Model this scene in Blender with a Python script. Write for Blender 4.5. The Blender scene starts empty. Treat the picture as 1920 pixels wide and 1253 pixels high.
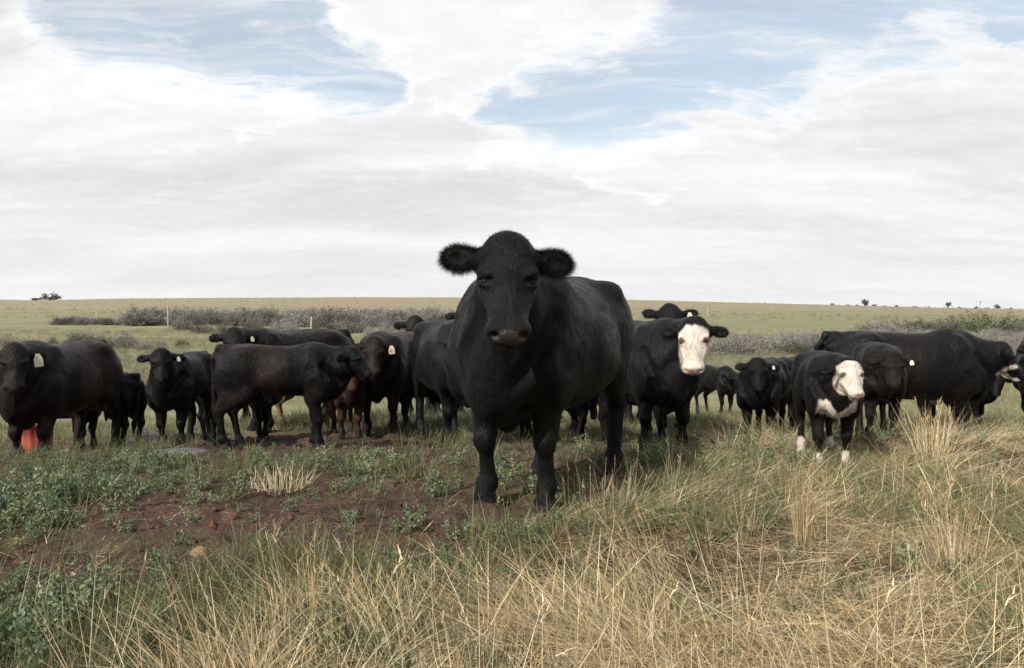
import bpy, math, random
import numpy as np
from mathutils import Vector, Matrix

R = math.radians
rng = np.random.default_rng(7)
random.seed(7)
scene = bpy.context.scene
COL = scene.collection

# ------------------------------------------------------------------ camera
CAM_H = 1.05
F = 1500.0                      # focal length in photo pixels (1920 wide)
cam_d = bpy.data.cameras.new('camera')
cam = bpy.data.objects.new('camera', cam_d)
COL.objects.link(cam)
cam_d.sensor_width = 36.0
cam_d.lens = 36.0 * F / 1920.0
cam_d.clip_start = 0.05
cam_d.clip_end = 6000
cam.location = (0, 0, CAM_H)
cam.rotation_euler = (R(90) - math.atan((626.5 - 590) / F), 0, 0)
scene.camera = cam

# ------------------------------------------------------------------ sun
SUN_AZ = R(-142)                # compass from +Y clockwise: behind the camera, to its left
SUN_EL = R(38)
sun_d = bpy.data.lights.new('sun', 'SUN')
sun_d.energy = 5.0
sun_d.angle = R(1.2)
sun_d.color = (1.0, 0.95, 0.87)
sun = bpy.data.objects.new('sun', sun_d)
COL.objects.link(sun)
sdir = Vector((math.sin(SUN_AZ) * math.cos(SUN_EL), math.cos(SUN_AZ) * math.cos(SUN_EL), math.sin(SUN_EL)))
sun.rotation_euler = (-sdir).to_track_quat('-Z', 'Y').to_euler()
sun.location = (0, -20, 30)

scene.view_settings.view_transform = 'Standard'
scene.view_settings.look = 'None'
scene.view_settings.exposure = 0.25
scene.view_settings.gamma = 1.0
scene.cycles.max_bounces = 4
scene.cycles.diffuse_bounces = 2
scene.cycles.glossy_bounces = 2
scene.cycles.transmission_bounces = 2
scene.cycles.transparent_max_bounces = 4
scene.view_settings.use_curve_mapping = False


# ------------------------------------------------------------------ node helper
class NT:
    def __init__(s, tree):
        s.t = tree
        s.n = tree.nodes
        s.l = tree.links

    def new(s, typ, **kw):
        n = s.n.new(typ)
        for k, v in kw.items():
            setattr(n, k, v)
        return n

    def put(s, sock, v):
        if v is None:
            return
        if hasattr(v, 'is_linked') or isinstance(v, bpy.types.NodeSocket):
            s.l.new(v, sock)
        else:
            try:
                sock.default_value = v
            except Exception:
                sock.default_value = tuple(v) + (1.0,) if len(v) == 3 else v

    def m(s, op, a, b=None, c=None, clamp=False):
        n = s.new('ShaderNodeMath', operation=op)
        n.use_clamp = clamp
        s.put(n.inputs[0], a)
        s.put(n.inputs[1], b)
        s.put(n.inputs[2], c)
        return n.outputs[0]

    def vm(s, op, a, b=None, out=0):
        n = s.new('ShaderNodeVectorMath', operation=op)
        s.put(n.inputs[0], a)
        if b is not None:
            s.put(n.inputs[1], b)
        return n.outputs[out]

    def noise(s, vec, scale, detail=4, rough=0.55, dist=0.0, col=False):
        n = s.new('ShaderNodeTexNoise')
        s.put(n.inputs['Vector'], vec)
        n.inputs['Scale'].default_value = scale
        n.inputs['Detail'].default_value = detail
        n.inputs['Roughness'].default_value = rough
        n.inputs['Distortion'].default_value = dist
        return n.outputs['Color' if col else 'Fac']

    def ramp(s, fac, a, b, lo=0.0, hi=1.0, smooth=True):
        n = s.new('ShaderNodeMapRange')
        n.interpolation_type = 'SMOOTHSTEP' if smooth else 'LINEAR'
        s.put(n.inputs['Value'], fac)
        n.inputs['From Min'].default_value = a
        n.inputs['From Max'].default_value = b
        n.inputs['To Min'].default_value = lo
        n.inputs['To Max'].default_value = hi
        return n.outputs['Result']

    def mix(s, fac, a, b, blend='MIX'):
        n = s.new('ShaderNodeMix', data_type='RGBA', blend_type=blend)
        s.put(n.inputs[0], fac)
        s.put(n.inputs[6], a if not isinstance(a, tuple) else a + (1.0,) if len(a) == 3 else a)
        s.put(n.inputs[7], b if not isinstance(b, tuple) else b + (1.0,) if len(b) == 3 else b)
        return n.outputs[2]

    def scalev(s, vec, sx, sy, sz, loc=(0, 0, 0)):
        n = s.new('ShaderNodeMapping')
        s.put(n.inputs['Vector'], vec)
        n.inputs['Scale'].default_value = (sx, sy, sz)
        n.inputs['Location'].default_value = loc
        return n.outputs[0]


# ------------------------------------------------------------------ sky (world)
def build_world():
    w = bpy.data.worlds.new('World')
    scene.world = w
    w.use_nodes = True
    t = NT(w.node_tree)
    t.n.clear()
    out = t.new('ShaderNodeOutputWorld')
    sky = t.new('ShaderNodeTexSky', sky_type='NISHITA')
    sky.sun_disc = False
    sky.sun_elevation = SUN_EL
    sky.sun_rotation = SUN_AZ
    sky.altitude = 1200
    sky.air_density = 1.0
    sky.dust_density = 1.0
    sky.ozone_density = 0.4
    tc = t.new('ShaderNodeTexCoord')
    d = tc.outputs['Generated']
    sep = t.new('ShaderNodeSeparateXYZ')
    t.put(sep.inputs[0], d)
    X, Y, Z = sep.outputs
    az = t.m('ARCTAN2', X, Y)
    el = t.m('ARCSINE', Z)
    fr1 = t.new('ShaderNodeSeparateColor')
    t.put(fr1.inputs[0], t.noise(t.scalev(d, 1.0, 1.0, 2.2), 6.0, 6, 0.62, col=True))
    azw = t.m('ADD', az, t.m('MULTIPLY', t.m('SUBTRACT', fr1.outputs[0], 0.5), 0.20))
    elw = t.m('ADD', el, t.m('MULTIPLY', t.m('SUBTRACT', fr1.outputs[1], 0.5), 0.075))
    # cloud sheet coordinates: where the view ray meets a layer overhead
    zz = t.m('ADD', t.m('MAXIMUM', Z, 0.0), 0.20)
    comb = t.new('ShaderNodeCombineXYZ')
    t.put(comb.inputs[0], t.m('DIVIDE', X, zz))
    t.put(comb.inputs[1], t.m('DIVIDE', Y, zz))
    P = comb.outputs[0]
    warp = t.noise(P, 1.1, 3, 0.5, col=True)
    wv = t.vm('SCALE', t.vm('SUBTRACT', warp, (0.5, 0.5, 0.5)), None)
    wv.node.inputs['Scale'].default_value = 0.55
    Pw = t.vm('ADD', P, wv)
    n_big = t.noise(Pw, 0.62, 5, 0.55)
    n_fine = t.noise(t.scalev(Pw, 1.0, 1.5, 1), 3.2, 8, 0.62)
    n_wisp = t.noise(t.scalev(Pw, 0.7, 2.6, 1, (3.1, 0, 0)), 2.0, 8, 0.68)
    n_grain = t.noise(t.scalev(P, 1.0, 1.3, 1, (1.7, 4.0, 0)), 11.0, 5, 0.6)
    edge = t.m('ADD', t.m('MULTIPLY', t.m('SUBTRACT', n_fine, 0.5), 1.25),
               t.m('MULTIPLY', t.m('SUBTRACT', n_wisp, 0.5), 0.9))
    n_fray = t.noise(t.scalev(Pw, 1.0, 2.2, 1, (7.7, 1.0, 0)), 7.5, 7, 0.66, 0.4)
    edge = t.m('ADD', edge, t.m('MULTIPLY', t.m('SUBTRACT', n_grain, 0.5), 0.7))
    edge = t.m('ADD', edge, t.m('MULTIPLY', t.m('SUBTRACT', n_fray, 0.5), 1.5))

    def px(x, y):
        return math.atan((x - 960) / F), math.atan(-(y - 590) / F / math.sqrt(1 + ((x - 960) / F) ** 2))

    def blob(x0, y0, x1, y1, wid, amp=1.0, taper=0.0):
        """elongated opening in (or bank of) cloud between two sky directions, width in degrees-ish photo px"""
        a0, e0 = px(x0, y0)
        a1, e1 = px(x1, y1)
        wr = wid / F
        L = math.hypot(a1 - a0, e1 - e0)
        ux, uy = (a1 - a0) / L, (e1 - e0) / L
        da = t.m('SUBTRACT', azw, a0)
        de = t.m('SUBTRACT', elw, e0)
        al = t.m('DIVIDE', t.m('ADD', t.m('MULTIPLY', da, ux), t.m('MULTIPLY', de, uy)), L, clamp=True)
        qx = t.m('SUBTRACT', da, t.m('MULTIPLY', al, L * ux))
        qy = t.m('SUBTRACT', de, t.m('MULTIPLY', al, L * uy))
        dist = t.m('SQRT', t.m('ADD', t.m('MULTIPLY', qx, qx), t.m('MULTIPLY', qy, qy)))
        wl = t.m('ADD', wr * (1 - taper), t.m('MULTIPLY', al, wr * taper * 2)) if taper else wr
        q = t.m('DIVIDE', dist, wl)
        v = t.m('SUBTRACT', 1.0, q)
        v = t.m('MAXIMUM', v, -1.0)
        return t.m('MULTIPLY', v, amp)

    # openings of blue between the cloud banks
    holes = [blob(180, 20, 690, 150, 60, 1.0, -0.35), blob(140, -60, 540, 5, 85), blob(560, 105, 720, 165, 50, 0.75, -0.3),
             blob(1050, 205, 1340, 120, 88), blob(1330, 40, 1640, -10, 120), blob(910, 198, 1080, 205, 46, 0.8, 0.3),
             blob(1640, -20, 2100, -40, 85), blob(1350, 110, 1440, 120, 85), blob(1850, 60, 1990, 70, 30)]
    h = holes[0]
    for x in holes[1:]:
        h = t.m('MAXIMUM', h, x)
    # wild sky elsewhere: broad openings from the large noise, only well above the horizon
    far = t.m('MULTIPLY', t.ramp(n_big, 0.44, 0.56), t.ramp(el, R(23), R(32)))
    h = t.m('MAXIMUM', h, t.m('SUBTRACT', t.m('MULTIPLY', far, 1.6), 1.0))
    hole = t.m('ADD', h, t.m('MULTIPLY', edge, 1.05))
    blue_f = t.ramp(hole, -0.22, 0.50)
    # thin veils inside the blue
    n_str = t.noise(t.scalev(Pw, 0.45, 3.4, 1, (0.3, 5.0, 0)), 3.0, 9, 0.7, 0.3)
    veil = t.m('ADD', t.m('MULTIPLY', t.ramp(n_wisp, 0.48, 0.75), 0.40), t.m('MULTIPLY', t.ramp(n_str, 0.46, 0.66), 0.45))
    blue_f = t.m('MULTIPLY', blue_f, t.m('SUBTRACT', 1.0, veil))
    blue_f = t.m('MULTIPLY', blue_f, 0.55)
    # cloud body: bright upper edges, soft grey layers
    layer = t.noise(t.scalev(Pw, 0.35, 1.25, 1, (0, 2.0, 0)), 1.5, 6, 0.55)
    br = t.ramp(layer, 0.30, 0.68, 0.63, 0.82)
    rim = t.m('MULTIPLY', t.ramp(hole, -0.75, -0.10), 0.06)
    br = t.m('ADD', br, rim)
    br = t.m('ADD', br, t.m('MULTIPLY', t.m('SUBTRACT', n_grain, 0.5), 0.10))
    br = t.m('ADD', br, t.m('MULTIPLY', t.m('SUBTRACT', n_fray, 0.5), 0.10))
    calm = t.ramp(el, R(0.5), R(11), 0.45, 1.0)      # the far layers merge into an even white haze
    br = t.m('ADD', 0.755, t.m('MULTIPLY', t.m('SUBTRACT', br, 0.755), calm))
    # bright lit ridges of the layered cloud
    def ridge(x0, y0, x1, y1, wid, amp):
        b = blob(x0, y0, x1, y1, wid)
        return t.m('MULTIPLY', t.ramp(t.m('ADD', b, t.m('MULTIPLY', edge, 0.9)), 0.0, 1.1), amp * 0.85)
    for a in [(900, 298, 1020, 278, 26, 0.12), (1020, 280, 1180, 290, 20, 0.08), (830, 200, 1020, 255, 22, 0.11),
              (1110, 335, 1220, 378, 15, 0.12), (430, 262, 560, 225, 16, 0.09), (560, 150, 735, 185, 26, 0.11),
              (60, 60, 330, 110, 40, 0.07), (1000, 130, 1080, 118, 16, 0.05)]:
        br = t.m('ADD', br, ridge(*a))
    for a in [(1250, 300, 1900, 285, 40, -0.07), (480, 290, 880, 250, 50, -0.05), (0, 500, 900, 520, 45, -0.04),
              (1500, 240, 1900, 225, 26, -0.05)]:
        br = t.m('ADD', br, ridge(*a))
    cc = t.new('ShaderNodeCombineColor')
    t.put(cc.inputs[0], br)
    t.put(cc.inputs[1], t.m('MULTIPLY', br, 1.003))
    t.put(cc.inputs[2], t.m('MULTIPLY', br, 1.012))
    bg_c = t.new('ShaderNodeBackground')
    t.put(bg_c.inputs['Color'], cc.outputs[0])
    bg_c.inputs['Strength'].default_value = 1.0
    bg_s = t.new('ShaderNodeBackground')
    t.put(bg_s.inputs['Color'], t.mix(1.0, sky.outputs[0], (0.90, 1.06, 0.98), 'MULTIPLY'))
    bg_s.inputs['Strength'].default_value = 0.12
    mx = t.new('ShaderNodeMixShader')
    t.put(mx.inputs[0], blue_f)
    t.l.new(bg_c.outputs[0], mx.inputs[1])
    t.l.new(bg_s.outputs[0], mx.inputs[2])
    t.l.new(mx.outputs[0], out.inputs['Surface'])


build_world()


# ------------------------------------------------------------------ numpy noise
def _hash(ix, iy, seed):
    n = (ix.astype(np.int64) * 374761393 + iy.astype(np.int64) * 668265263 + seed * 1442695041) & 0xffffffff
    n = ((n ^ (n >> 13)) * 1274126177) & 0xffffffff
    return ((n ^ (n >> 16)) & 0xffff) / 65535.0


def vnoise(x, y, seed=0):
    x = np.asarray(x, float)
    y = np.asarray(y, float)
    ix, iy = np.floor(x), np.floor(y)
    fx, fy = x - ix, y - iy
    fx = fx * fx * (3 - 2 * fx)
    fy = fy * fy * (3 - 2 * fy)
    a, b = _hash(ix, iy, seed), _hash(ix + 1, iy, seed)
    c, d = _hash(ix, iy + 1, seed), _hash(ix + 1, iy + 1, seed)
    return (a * (1 - fx) + b * fx) * (1 - fy) + (c * (1 - fx) + d * fx) * fy


def fbm(x, y, seed=0, oct=4):
    v, a, tot = 0, 1.0, 0
    for i in range(oct):
        v = v + a * vnoise(np.asarray(x) * 2 ** i + 17.3 * i, np.asarray(y) * 2 ** i - 9.1 * i, seed + i)
        tot += a
        a *= 0.5
    return v / tot


def ss(a, b, x):
    t = np.clip((np.asarray(x, float) - a) / (b - a), 0, 1)
    return t * t * (3 - 2 * t)


# ------------------------------------------------------------------ terrain
SK_X = (np.array([-600, 0, 90, 170, 330, 700, 900, 1200, 1400, 1600, 1920, 2600]) - 960) / F * 420
SK_Z = CAM_H + (590 - np.array([556, 562, 564, 566, 560.5, 558.5, 559, 564, 570, 576.5, 584, 590])) / F * 420


def terr(x, y):
    x = np.asarray(x, float)
    y = np.asarray(y, float)
    z = -0.38 * ss(5.2, 9.6, y) - 0.29 * ss(9.4, 15, y)
    z = z - 0.20 * ss(-2.9, -5.0, x) * ss(5.6, 8.2, y) * (1 - ss(9.5, 15, y))
    z = z + 0.12 * ss(0.5, 3.5, x) * ss(5.0, 6.5, y) * (1 - ss(6.5, 8.5, y))
    z = z + 0.55 * ss(55, 100, y)
    u = np.clip((y - 95) / 325.0, 0, 1)
    crest = np.interp(x, SK_X, SK_Z)
    z = z + (crest + 0.12) * (0.25 * u + 0.75 * u * u * (3 - 2 * u))
    z = z - 0.02 * np.clip(y - 440, 0, 900)
    # lumps
    z = z + 0.05 * (fbm(x * 0.9, y * 0.9, 3, 3) - 0.5) * ss(0, 3, np.abs(y))
    z = z + 0.16 * (fbm(x * 0.06, y * 0.06, 5, 3) - 0.5) * ss(14, 40, y)
    return z


def terr_fine(x, y):
    near = 1 - ss(9, 14, y)
    r = (fbm(x * 5, y * 5, 11, 4) - 0.5) * 0.06 + np.maximum(0, fbm(x * 13, y * 13, 31, 2) - 0.55) * 0.09
    r = r - 0.03 * ss(0.62, 0.72, vnoise(x * 6.5, y * 6.5, 37))      # hoof pocks
    return terr(x, y) + near * r


def tz(x, y):
    return float(terr(np.array([x]), np.array([y]))[0])


def grd(px, y):
    """world x for a photo column at depth y"""
    return (px - 960) / F * y


# ground cover zones (0..1), in world metres
def m_bare(x, y):
    n = (fbm(x * 1.3, y * 1.3, 41, 4) - 0.5) * 1.1
    a = 1 - np.hypot((x + 1.05) / 1.55, (y - 4.15) / 1.0)
    b = 1 - np.hypot((x + 4.2) / 4.2, (y - 8.5) / 1.9)
    c = 0.8 - np.hypot((x + 1.2) / 3.4, (y - 6.4) / 1.5)
    d = 1 - np.hypot((x + 1.9) / 1.1, (y - 3.35) / 0.35)
    e = 1 - np.hypot((x - 0.25) / 0.55, (y - 2.55) / 0.3)
    v = np.maximum.reduce([a * 1.2, b * 1.3, c * 0.75, d * 0.9, e * 0.6])
    v = np.maximum(v, 1.9 - 1.9 * np.hypot((x + 4.3) / 4.4, (y - 8.3) / 1.75))
    return ss(-0.05, 0.45, v + n)


def m_dry(x, y):
    n = (fbm(x * 0.9, y * 0.9, 47, 4) - 0.5)
    lim = np.interp(y, [0, 2.3, 2.8, 3.2, 3.6, 4.2, 5.2, 6.0, 7.0, 9.5, 12.0, 16], [-1.6, -0.95, -0.85, -0.55, 0.1, 0.35, 0.75, 1.35, 1.7, 2.4, 3.6, 6])
    v = (x - lim) * 1.3
    return ss(-0.15, 0.45, v + n * 1.2) * (1 - ss(10, 15, y))


def m_weed(x, y):
    n = (fbm(x * 1.1, y * 1.1, 53, 4) - 0.5) * 1.3
    a = 1 - np.hypot((x + 2.6) / 1.25, (y - 4.3) / 1.4)
    b = 1 - np.hypot((x + 1.5) / 1.7, (y - 2.75) / 0.62)
    c = 1 - np.hypot((x - 0.1) / 0.9, (y - 3.75) / 0.55)
    d = 1 - np.hypot((x - 1.25) / 1.0, (y - 5.7) / 0.9)
    e = 0.75 * (1 - np.hypot((x + 0.6) / 3.4, (y - 6.0) / 1.3))
    f = 0.55 * (1 - np.hypot((x - 0.9) / 1.6, (y - 3.0) / 0.9))
    g = 0.4 * (1 - np.hypot((x + 3.4) / 1.6, (y - 5.7) / 0.6))
    v = np.maximum.reduce([a * 1.2, b * 1.25, c, d * 1.2, e, f * 0.6, g])
    return ss(0.0, 0.55, v + n)


def set_attr(me, name, arr, dom='POINT'):
    arr = np.asarray(arr, np.float32)
    if arr.ndim == 2:
        if arr.shape[1] == 3:
            arr = np.concatenate([arr, np.ones((len(arr), 1), np.float32)], 1)
        a = me.attributes.new(name, 'FLOAT_COLOR', dom)
        a.data.foreach_set('color', arr.ravel())
    else:
        a = me.attributes.new(name, 'FLOAT', dom)
        a.data.foreach_set('value', arr.ravel())


def np_mesh(name, V, Fc, smooth=True):
    """V (n,3), Fc (m,k) array of one face size"""
    me = bpy.data.meshes.new(name)
    V = np.asarray(V, np.float32)
    Fc = np.asarray(Fc, np.int32)
    k = Fc.shape[1]
    me.vertices.add(len(V))
    me.vertices.foreach_set('co', V.ravel())
    me.loops.add(Fc.size)
    me.loops.foreach_set('vertex_index', Fc.ravel())
    me.polygons.add(len(Fc))
    me.polygons.foreach_set('loop_start', np.arange(0, Fc.size, k, dtype=np.int32))
    me.polygons.foreach_set('loop_total', np.full(len(Fc), k, np.int32))
    me.polygons.foreach_set('use_smooth', np.full(len(Fc), smooth))
    me.update(calc_edges=True)
    me.validate()
    return me


def link(name, me, mat=None, parent=None, **props):
    o = bpy.data.objects.new(name, me)
    COL.objects.link(o)
    if mat is not None and me is not None and not me.materials:
        me.materials.append(mat)
    if parent is not None:
        o.parent = parent
    for k, v in props.items():
        o[k] = v
    return o


# ------------------------------------------------------------------ materials
def new_mat(name):
    m = bpy.data.materials.new(name)
    m.use_nodes = True
    t = NT(m.node_tree)
    t.n.clear()
    out = t.new('ShaderNodeOutputMaterial')
    b = t.new('ShaderNodeBsdfPrincipled')
    t.l.new(b.outputs[0], out.inputs['Surface'])
    return m, t, b


def attr(t, name, out='Color'):
    n = t.new('ShaderNodeAttribute', attribute_name=name)
    return n.outputs[out]


def mat_ground():
    m, t, b = new_mat('ground_soil_and_turf')
    geo = t.new('ShaderNodeNewGeometry')
    P = geo.outputs['Position']
    bare, dry = attr(t, 'bare', 'Fac'), attr(t, 'dry', 'Fac')
    far = attr(t, 'far', 'Fac')
    n1 = t.noise(P, 1.7, 6, 0.6)
    n2 = t.noise(P, 14, 6, 0.65)
    n3 = t.noise(P, 70, 4, 0.6)
    soil = t.mix(t.ramp(n2, 0.3, 0.7), (0.022, 0.0145, 0.011), (0.082, 0.052, 0.038))
    soil = t.mix(t.ramp(n1, 0.40, 0.65), soil, t.mix(t.ramp(n3, 0.35, 0.7), (0.042, 0.026, 0.019), (0.12, 0.075, 0.055)))
    litter = t.mix(t.ramp(n3, 0.35, 0.68), (0.035, 0.023, 0.013), (0.15, 0.10, 0.05))
    green = t.mix(t.ramp(n2, 0.3, 0.7), (0.040, 0.030, 0.018), (0.085, 0.068, 0.038))
    near = t.mix(t.m('ADD', t.m('MULTIPLY', dry, 0.7), t.m('MULTIPLY', t.m('SUBTRACT', n2, 0.5), 0.8), clamp=True), green, litter)
    near = t.mix(bare, near, soil)
    # far meadow: streaks of green, straw and grey
    Pm = t.scalev(P, 0.02, 0.11, 0.0)
    f1 = t.noise(Pm, 1.0, 8, 0.62)
    f2 = t.noise(t.scalev(P, 0.12, 0.5, 0.0), 1.0, 8, 0.7)
    f3 = t.noise(t.scalev(P, 0.8, 1.6, 0.0), 1.0, 6, 0.7)
    gm = t.mix(t.ramp(f2, 0.36, 0.66), (0.135, 0.142, 0.072), (0.215, 0.212, 0.118))
    st = t.mix(t.ramp(f2, 0.3, 0.7), (0.19, 0.16, 0.10), (0.28, 0.24, 0.16))
    sepP = t.new('ShaderNodeSeparateXYZ')
    t.put(sepP.inputs[0], P)
    up = t.ramp(sepP.outputs[1], 110, 330, 0.0, 0.34)
    fm = t.mix(t.ramp(t.m('ADD', f1, up), 0.46, 0.74), gm, st)
    fm = t.mix(t.ramp(f3, 0.5, 0.8, 0.0, 0.45), fm, (0.07, 0.075, 0.035))
    col = t.mix(far, near, fm)
    t.put(b.inputs['Base Color'], col)
    b.inputs['Roughness'].default_value = 0.95
    b.inputs['Specular IOR Level'].default_value = 0.15
    bp = t.new('ShaderNodeBump')
    bp.inputs['Strength'].default_value = 0.9
    bp.inputs['Distance'].default_value = 0.03
    t.put(bp.inputs['Height'], t.m('ADD', t.m('MULTIPLY', n2, 0.7), t.m('MULTIPLY', n3, 0.35)))
    t.l.new(bp.outputs[0], b.inputs['Normal'])
    return m


def mat_coat():
    m, t, b = new_mat('cattle_coat')
    tc = t.new('ShaderNodeTexCoord')
    P = tc.outputs['Object']
    coat = attr(t, 'coat')
    wet = attr(t, 'wet', 'Fac')
    n = t.noise(t.scalev(P, 1, 1, 0.35), 55, 6, 0.7)
    nb = t.noise(P, 5, 4, 0.6)
    v = t.m('ADD', t.ramp(n, 0.25, 0.75, 0.6, 1.35, False), t.ramp(nb, 0.3, 0.7, -0.25, 0.35, False))
    vc = t.new('ShaderNodeCombineColor')
    for i in range(3):
        t.put(vc.inputs[i], v)
    c = t.mix(1.0, coat, vc.outputs[0], 'MULTIPLY')
    c = t.mix(wet, c, coat)
    t.put(b.inputs['Base Color'], c)
    t.put(b.inputs['Roughness'], t.m('ADD', t.m('MULTIPLY', wet, -0.24), t.ramp(nb, 0.32, 0.68, 0.36, 0.54)))
    t.put(b.inputs['Specular IOR Level'], t.m('ADD', t.ramp(nb, 0.35, 0.65, 0.14, 0.085), t.m('MULTIPLY', wet, 0.5)))
    t.put(b.inputs['Sheen Weight'], t.m('MULTIPLY', t.m('SUBTRACT', 1.0, wet), 0.012))
    b.inputs['Sheen Roughness'].default_value = 0.45
    bp = t.new('ShaderNodeBump')
    bp.inputs['Strength'].default_value = 0.8
    bp.inputs['Distance'].default_value = 0.016
    hb = t.m('ADD', t.m('MULTIPLY', n, 0.8), t.m('MULTIPLY', t.noise(t.scalev(P, 1, 1, 0.5), 16, 4, 0.6), 1.0))
    t.put(bp.inputs['Height'], hb)
    t.l.new(bp.outputs[0], b.inputs['Normal'])
    return m


def mat_plain(name, col, rough=0.6, spec=0.4, var=0.25, scale=30, trans=0.0, rnd=0.0):
    m, t, b = new_mat(name)
    tc = t.new('ShaderNodeTexCoord')
    n = t.noise(tc.outputs['Object'], scale, 4, 0.6)
    dark = tuple(c * (1 - var) for c in col)
    lite = tuple(min(1, c * (1 + var)) for c in col)
    c = t.mix(t.ramp(n, 0.3, 0.7), dark, lite)
    if rnd:
        oi = t.new('ShaderNodeObjectInfo')
        hs = t.new('ShaderNodeHueSaturation')
        t.put(hs.inputs['Value'], t.m('ADD', 1 - rnd, t.m('MULTIPLY', oi.outputs['Random'], 2 * rnd)))
        t.put(hs.inputs['Hue'], t.m('ADD', 0.5 - rnd * 0.05, t.m('MULTIPLY', oi.outputs['Random'], rnd * 0.1)))
        t.put(hs.inputs['Color'], c)
        c = hs.outputs[0]
    t.put(b.inputs['Base Color'], c)
    b.inputs['Roughness'].default_value = rough
    b.inputs['Specular IOR Level'].default_value = spec
    if trans:
        tr = t.new('ShaderNodeBsdfTranslucent')
        t.put(tr.inputs[0], c)
        mx = t.new('ShaderNodeMixShader')
        mx.inputs[0].default_value = trans
        t.l.new(b.outputs[0], mx.inputs[1])
        t.l.new(tr.outputs[0], mx.inputs[2])
        t.l.new(mx.outputs[0], t.n['Material Output'].inputs['Surface'])
    return m


def mat_leaf(name, trans=0.25, rough=0.6):
    """colour from a per-vertex attribute (each blade has its own colour), plus variation per clump"""
    m, t, b = new_mat(name)
    c = attr(t, 'tint')
    oi = t.new('ShaderNodeObjectInfo')
    hs = t.new('ShaderNodeHueSaturation')
    t.put(hs.inputs['Value'], t.m('ADD', 0.72, t.m('MULTIPLY', oi.outputs['Random'], 0.5)))
    t.put(hs.inputs['Color'], c)
    t.put(b.inputs['Base Color'], hs.outputs[0])
    b.inputs['Roughness'].default_value = rough
    b.inputs['Specular IOR Level'].default_value = 0.25 if trans else 0.05
    if not trans:
        return m
    tr = t.new('ShaderNodeBsdfTranslucent')
    t.put(tr.inputs[0], hs.outputs[0])
    mx = t.new('ShaderNodeMixShader')
    mx.inputs[0].default_value = trans
    t.l.new(b.outputs[0], mx.inputs[1])
    t.l.new(tr.outputs[0], mx.inputs[2])
    t.l.new(mx.outputs[0], t.n['Material Output'].inputs['Surface'])
    return m


M_GROUND = mat_ground()
M_COAT = mat_coat()
M_EYE = mat_plain('dark_eye', (0.008, 0.006, 0.005), 0.25, 0.12, 0.1)
M_TAGW = mat_plain('cream_tag_plastic', (0.62, 0.55, 0.40), 0.45, 0.4, 0.06)
M_INK = mat_plain('tag_ink', (0.28, 0.10, 0.06), 0.6, 0.3, 0.1)
M_RED = mat_plain('faded_red_plastic', (0.34, 0.075, 0.055), 0.5, 0.35, 0.18, 9)
M_STONE = mat_plain('pale_field_stone', (0.30, 0.275, 0.25), 0.9, 0.2, 0.3, 7)
M_CLOD = mat_plain('brown_clod', (0.10, 0.052, 0.036), 0.95, 0.1, 0.4, 12)
M_POST = mat_plain('weathered_post_wood', (0.42, 0.40, 0.36), 0.85, 0.2, 0.2, 12)
M_GRASS = mat_leaf('grass_blade', 0.25)
M_WEED = mat_leaf('weed_leaf', 0.2)
M_SHRUB = mat_leaf('shrub_leaf', 0.0, 0.7)
M_BARK = mat_plain('grey_bark', (0.12, 0.10, 0.085), 0.9, 0.1, 0.3, 20)
M_FUR = mat_plain('fur_strand', (0.012, 0.011, 0.011), 0.5, 0.3, 0.3)


# ------------------------------------------------------------------ ground sheet
def axis(segs):
    out = [segs[0][0]]
    for a, b, st in segs:
        n = max(1, int(round((b - a) / st)))
        out += list(a + (b - a) * (np.arange(1, n + 1) / n))
    return np.array(out)


def build_ground():
    ys = axis([(-40, -4, 4), (-4, 1.8, 0.4), (1.8, 6.5, 0.035), (6.5, 11, 0.07), (11, 20, 0.3), (20, 60, 1.2), (60, 130, 2.5),
               (130, 460, 6), (460, 900, 40)])
    xp = axis([(0, 3.6, 0.035), (3.6, 7, 0.09), (7, 14, 0.35), (14, 50, 1.5), (50, 340, 8), (340, 700, 45)])
    xs = np.concatenate([-xp[:0:-1], xp])
    X, Y = np.meshgrid(xs, ys)
    Z = terr_fine(X, Y)
    V = np.stack([X.ravel(), Y.ravel(), Z.ravel()], 1)
    nx, ny = len(xs), len(ys)
    i = np.arange((ny - 1) * nx).reshape(ny - 1, nx)[:, :-1].ravel()
    Fc = np.stack([i, i + 1, i + nx + 1, i + nx], 1)
    me = np_mesh('ground', V, Fc)
    x, y = V[:, 0], V[:, 1]
    far = ss(8.8, 12.0, y + (fbm(x * .6, y * .6, 71, 3) - .5) * 3)
    set_attr(me, 'bare', m_bare(x, y))
    set_attr(me, 'dry', m_dry(x, y))
    set_attr(me, 'far', far)
    link('ground', me, M_GROUND, kind='structure')


build_ground()


# ------------------------------------------------------------------ sculpting with distance fields
def nrm(v):
    v = np.asarray(v, float)
    return v / np.linalg.norm(v)


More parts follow.
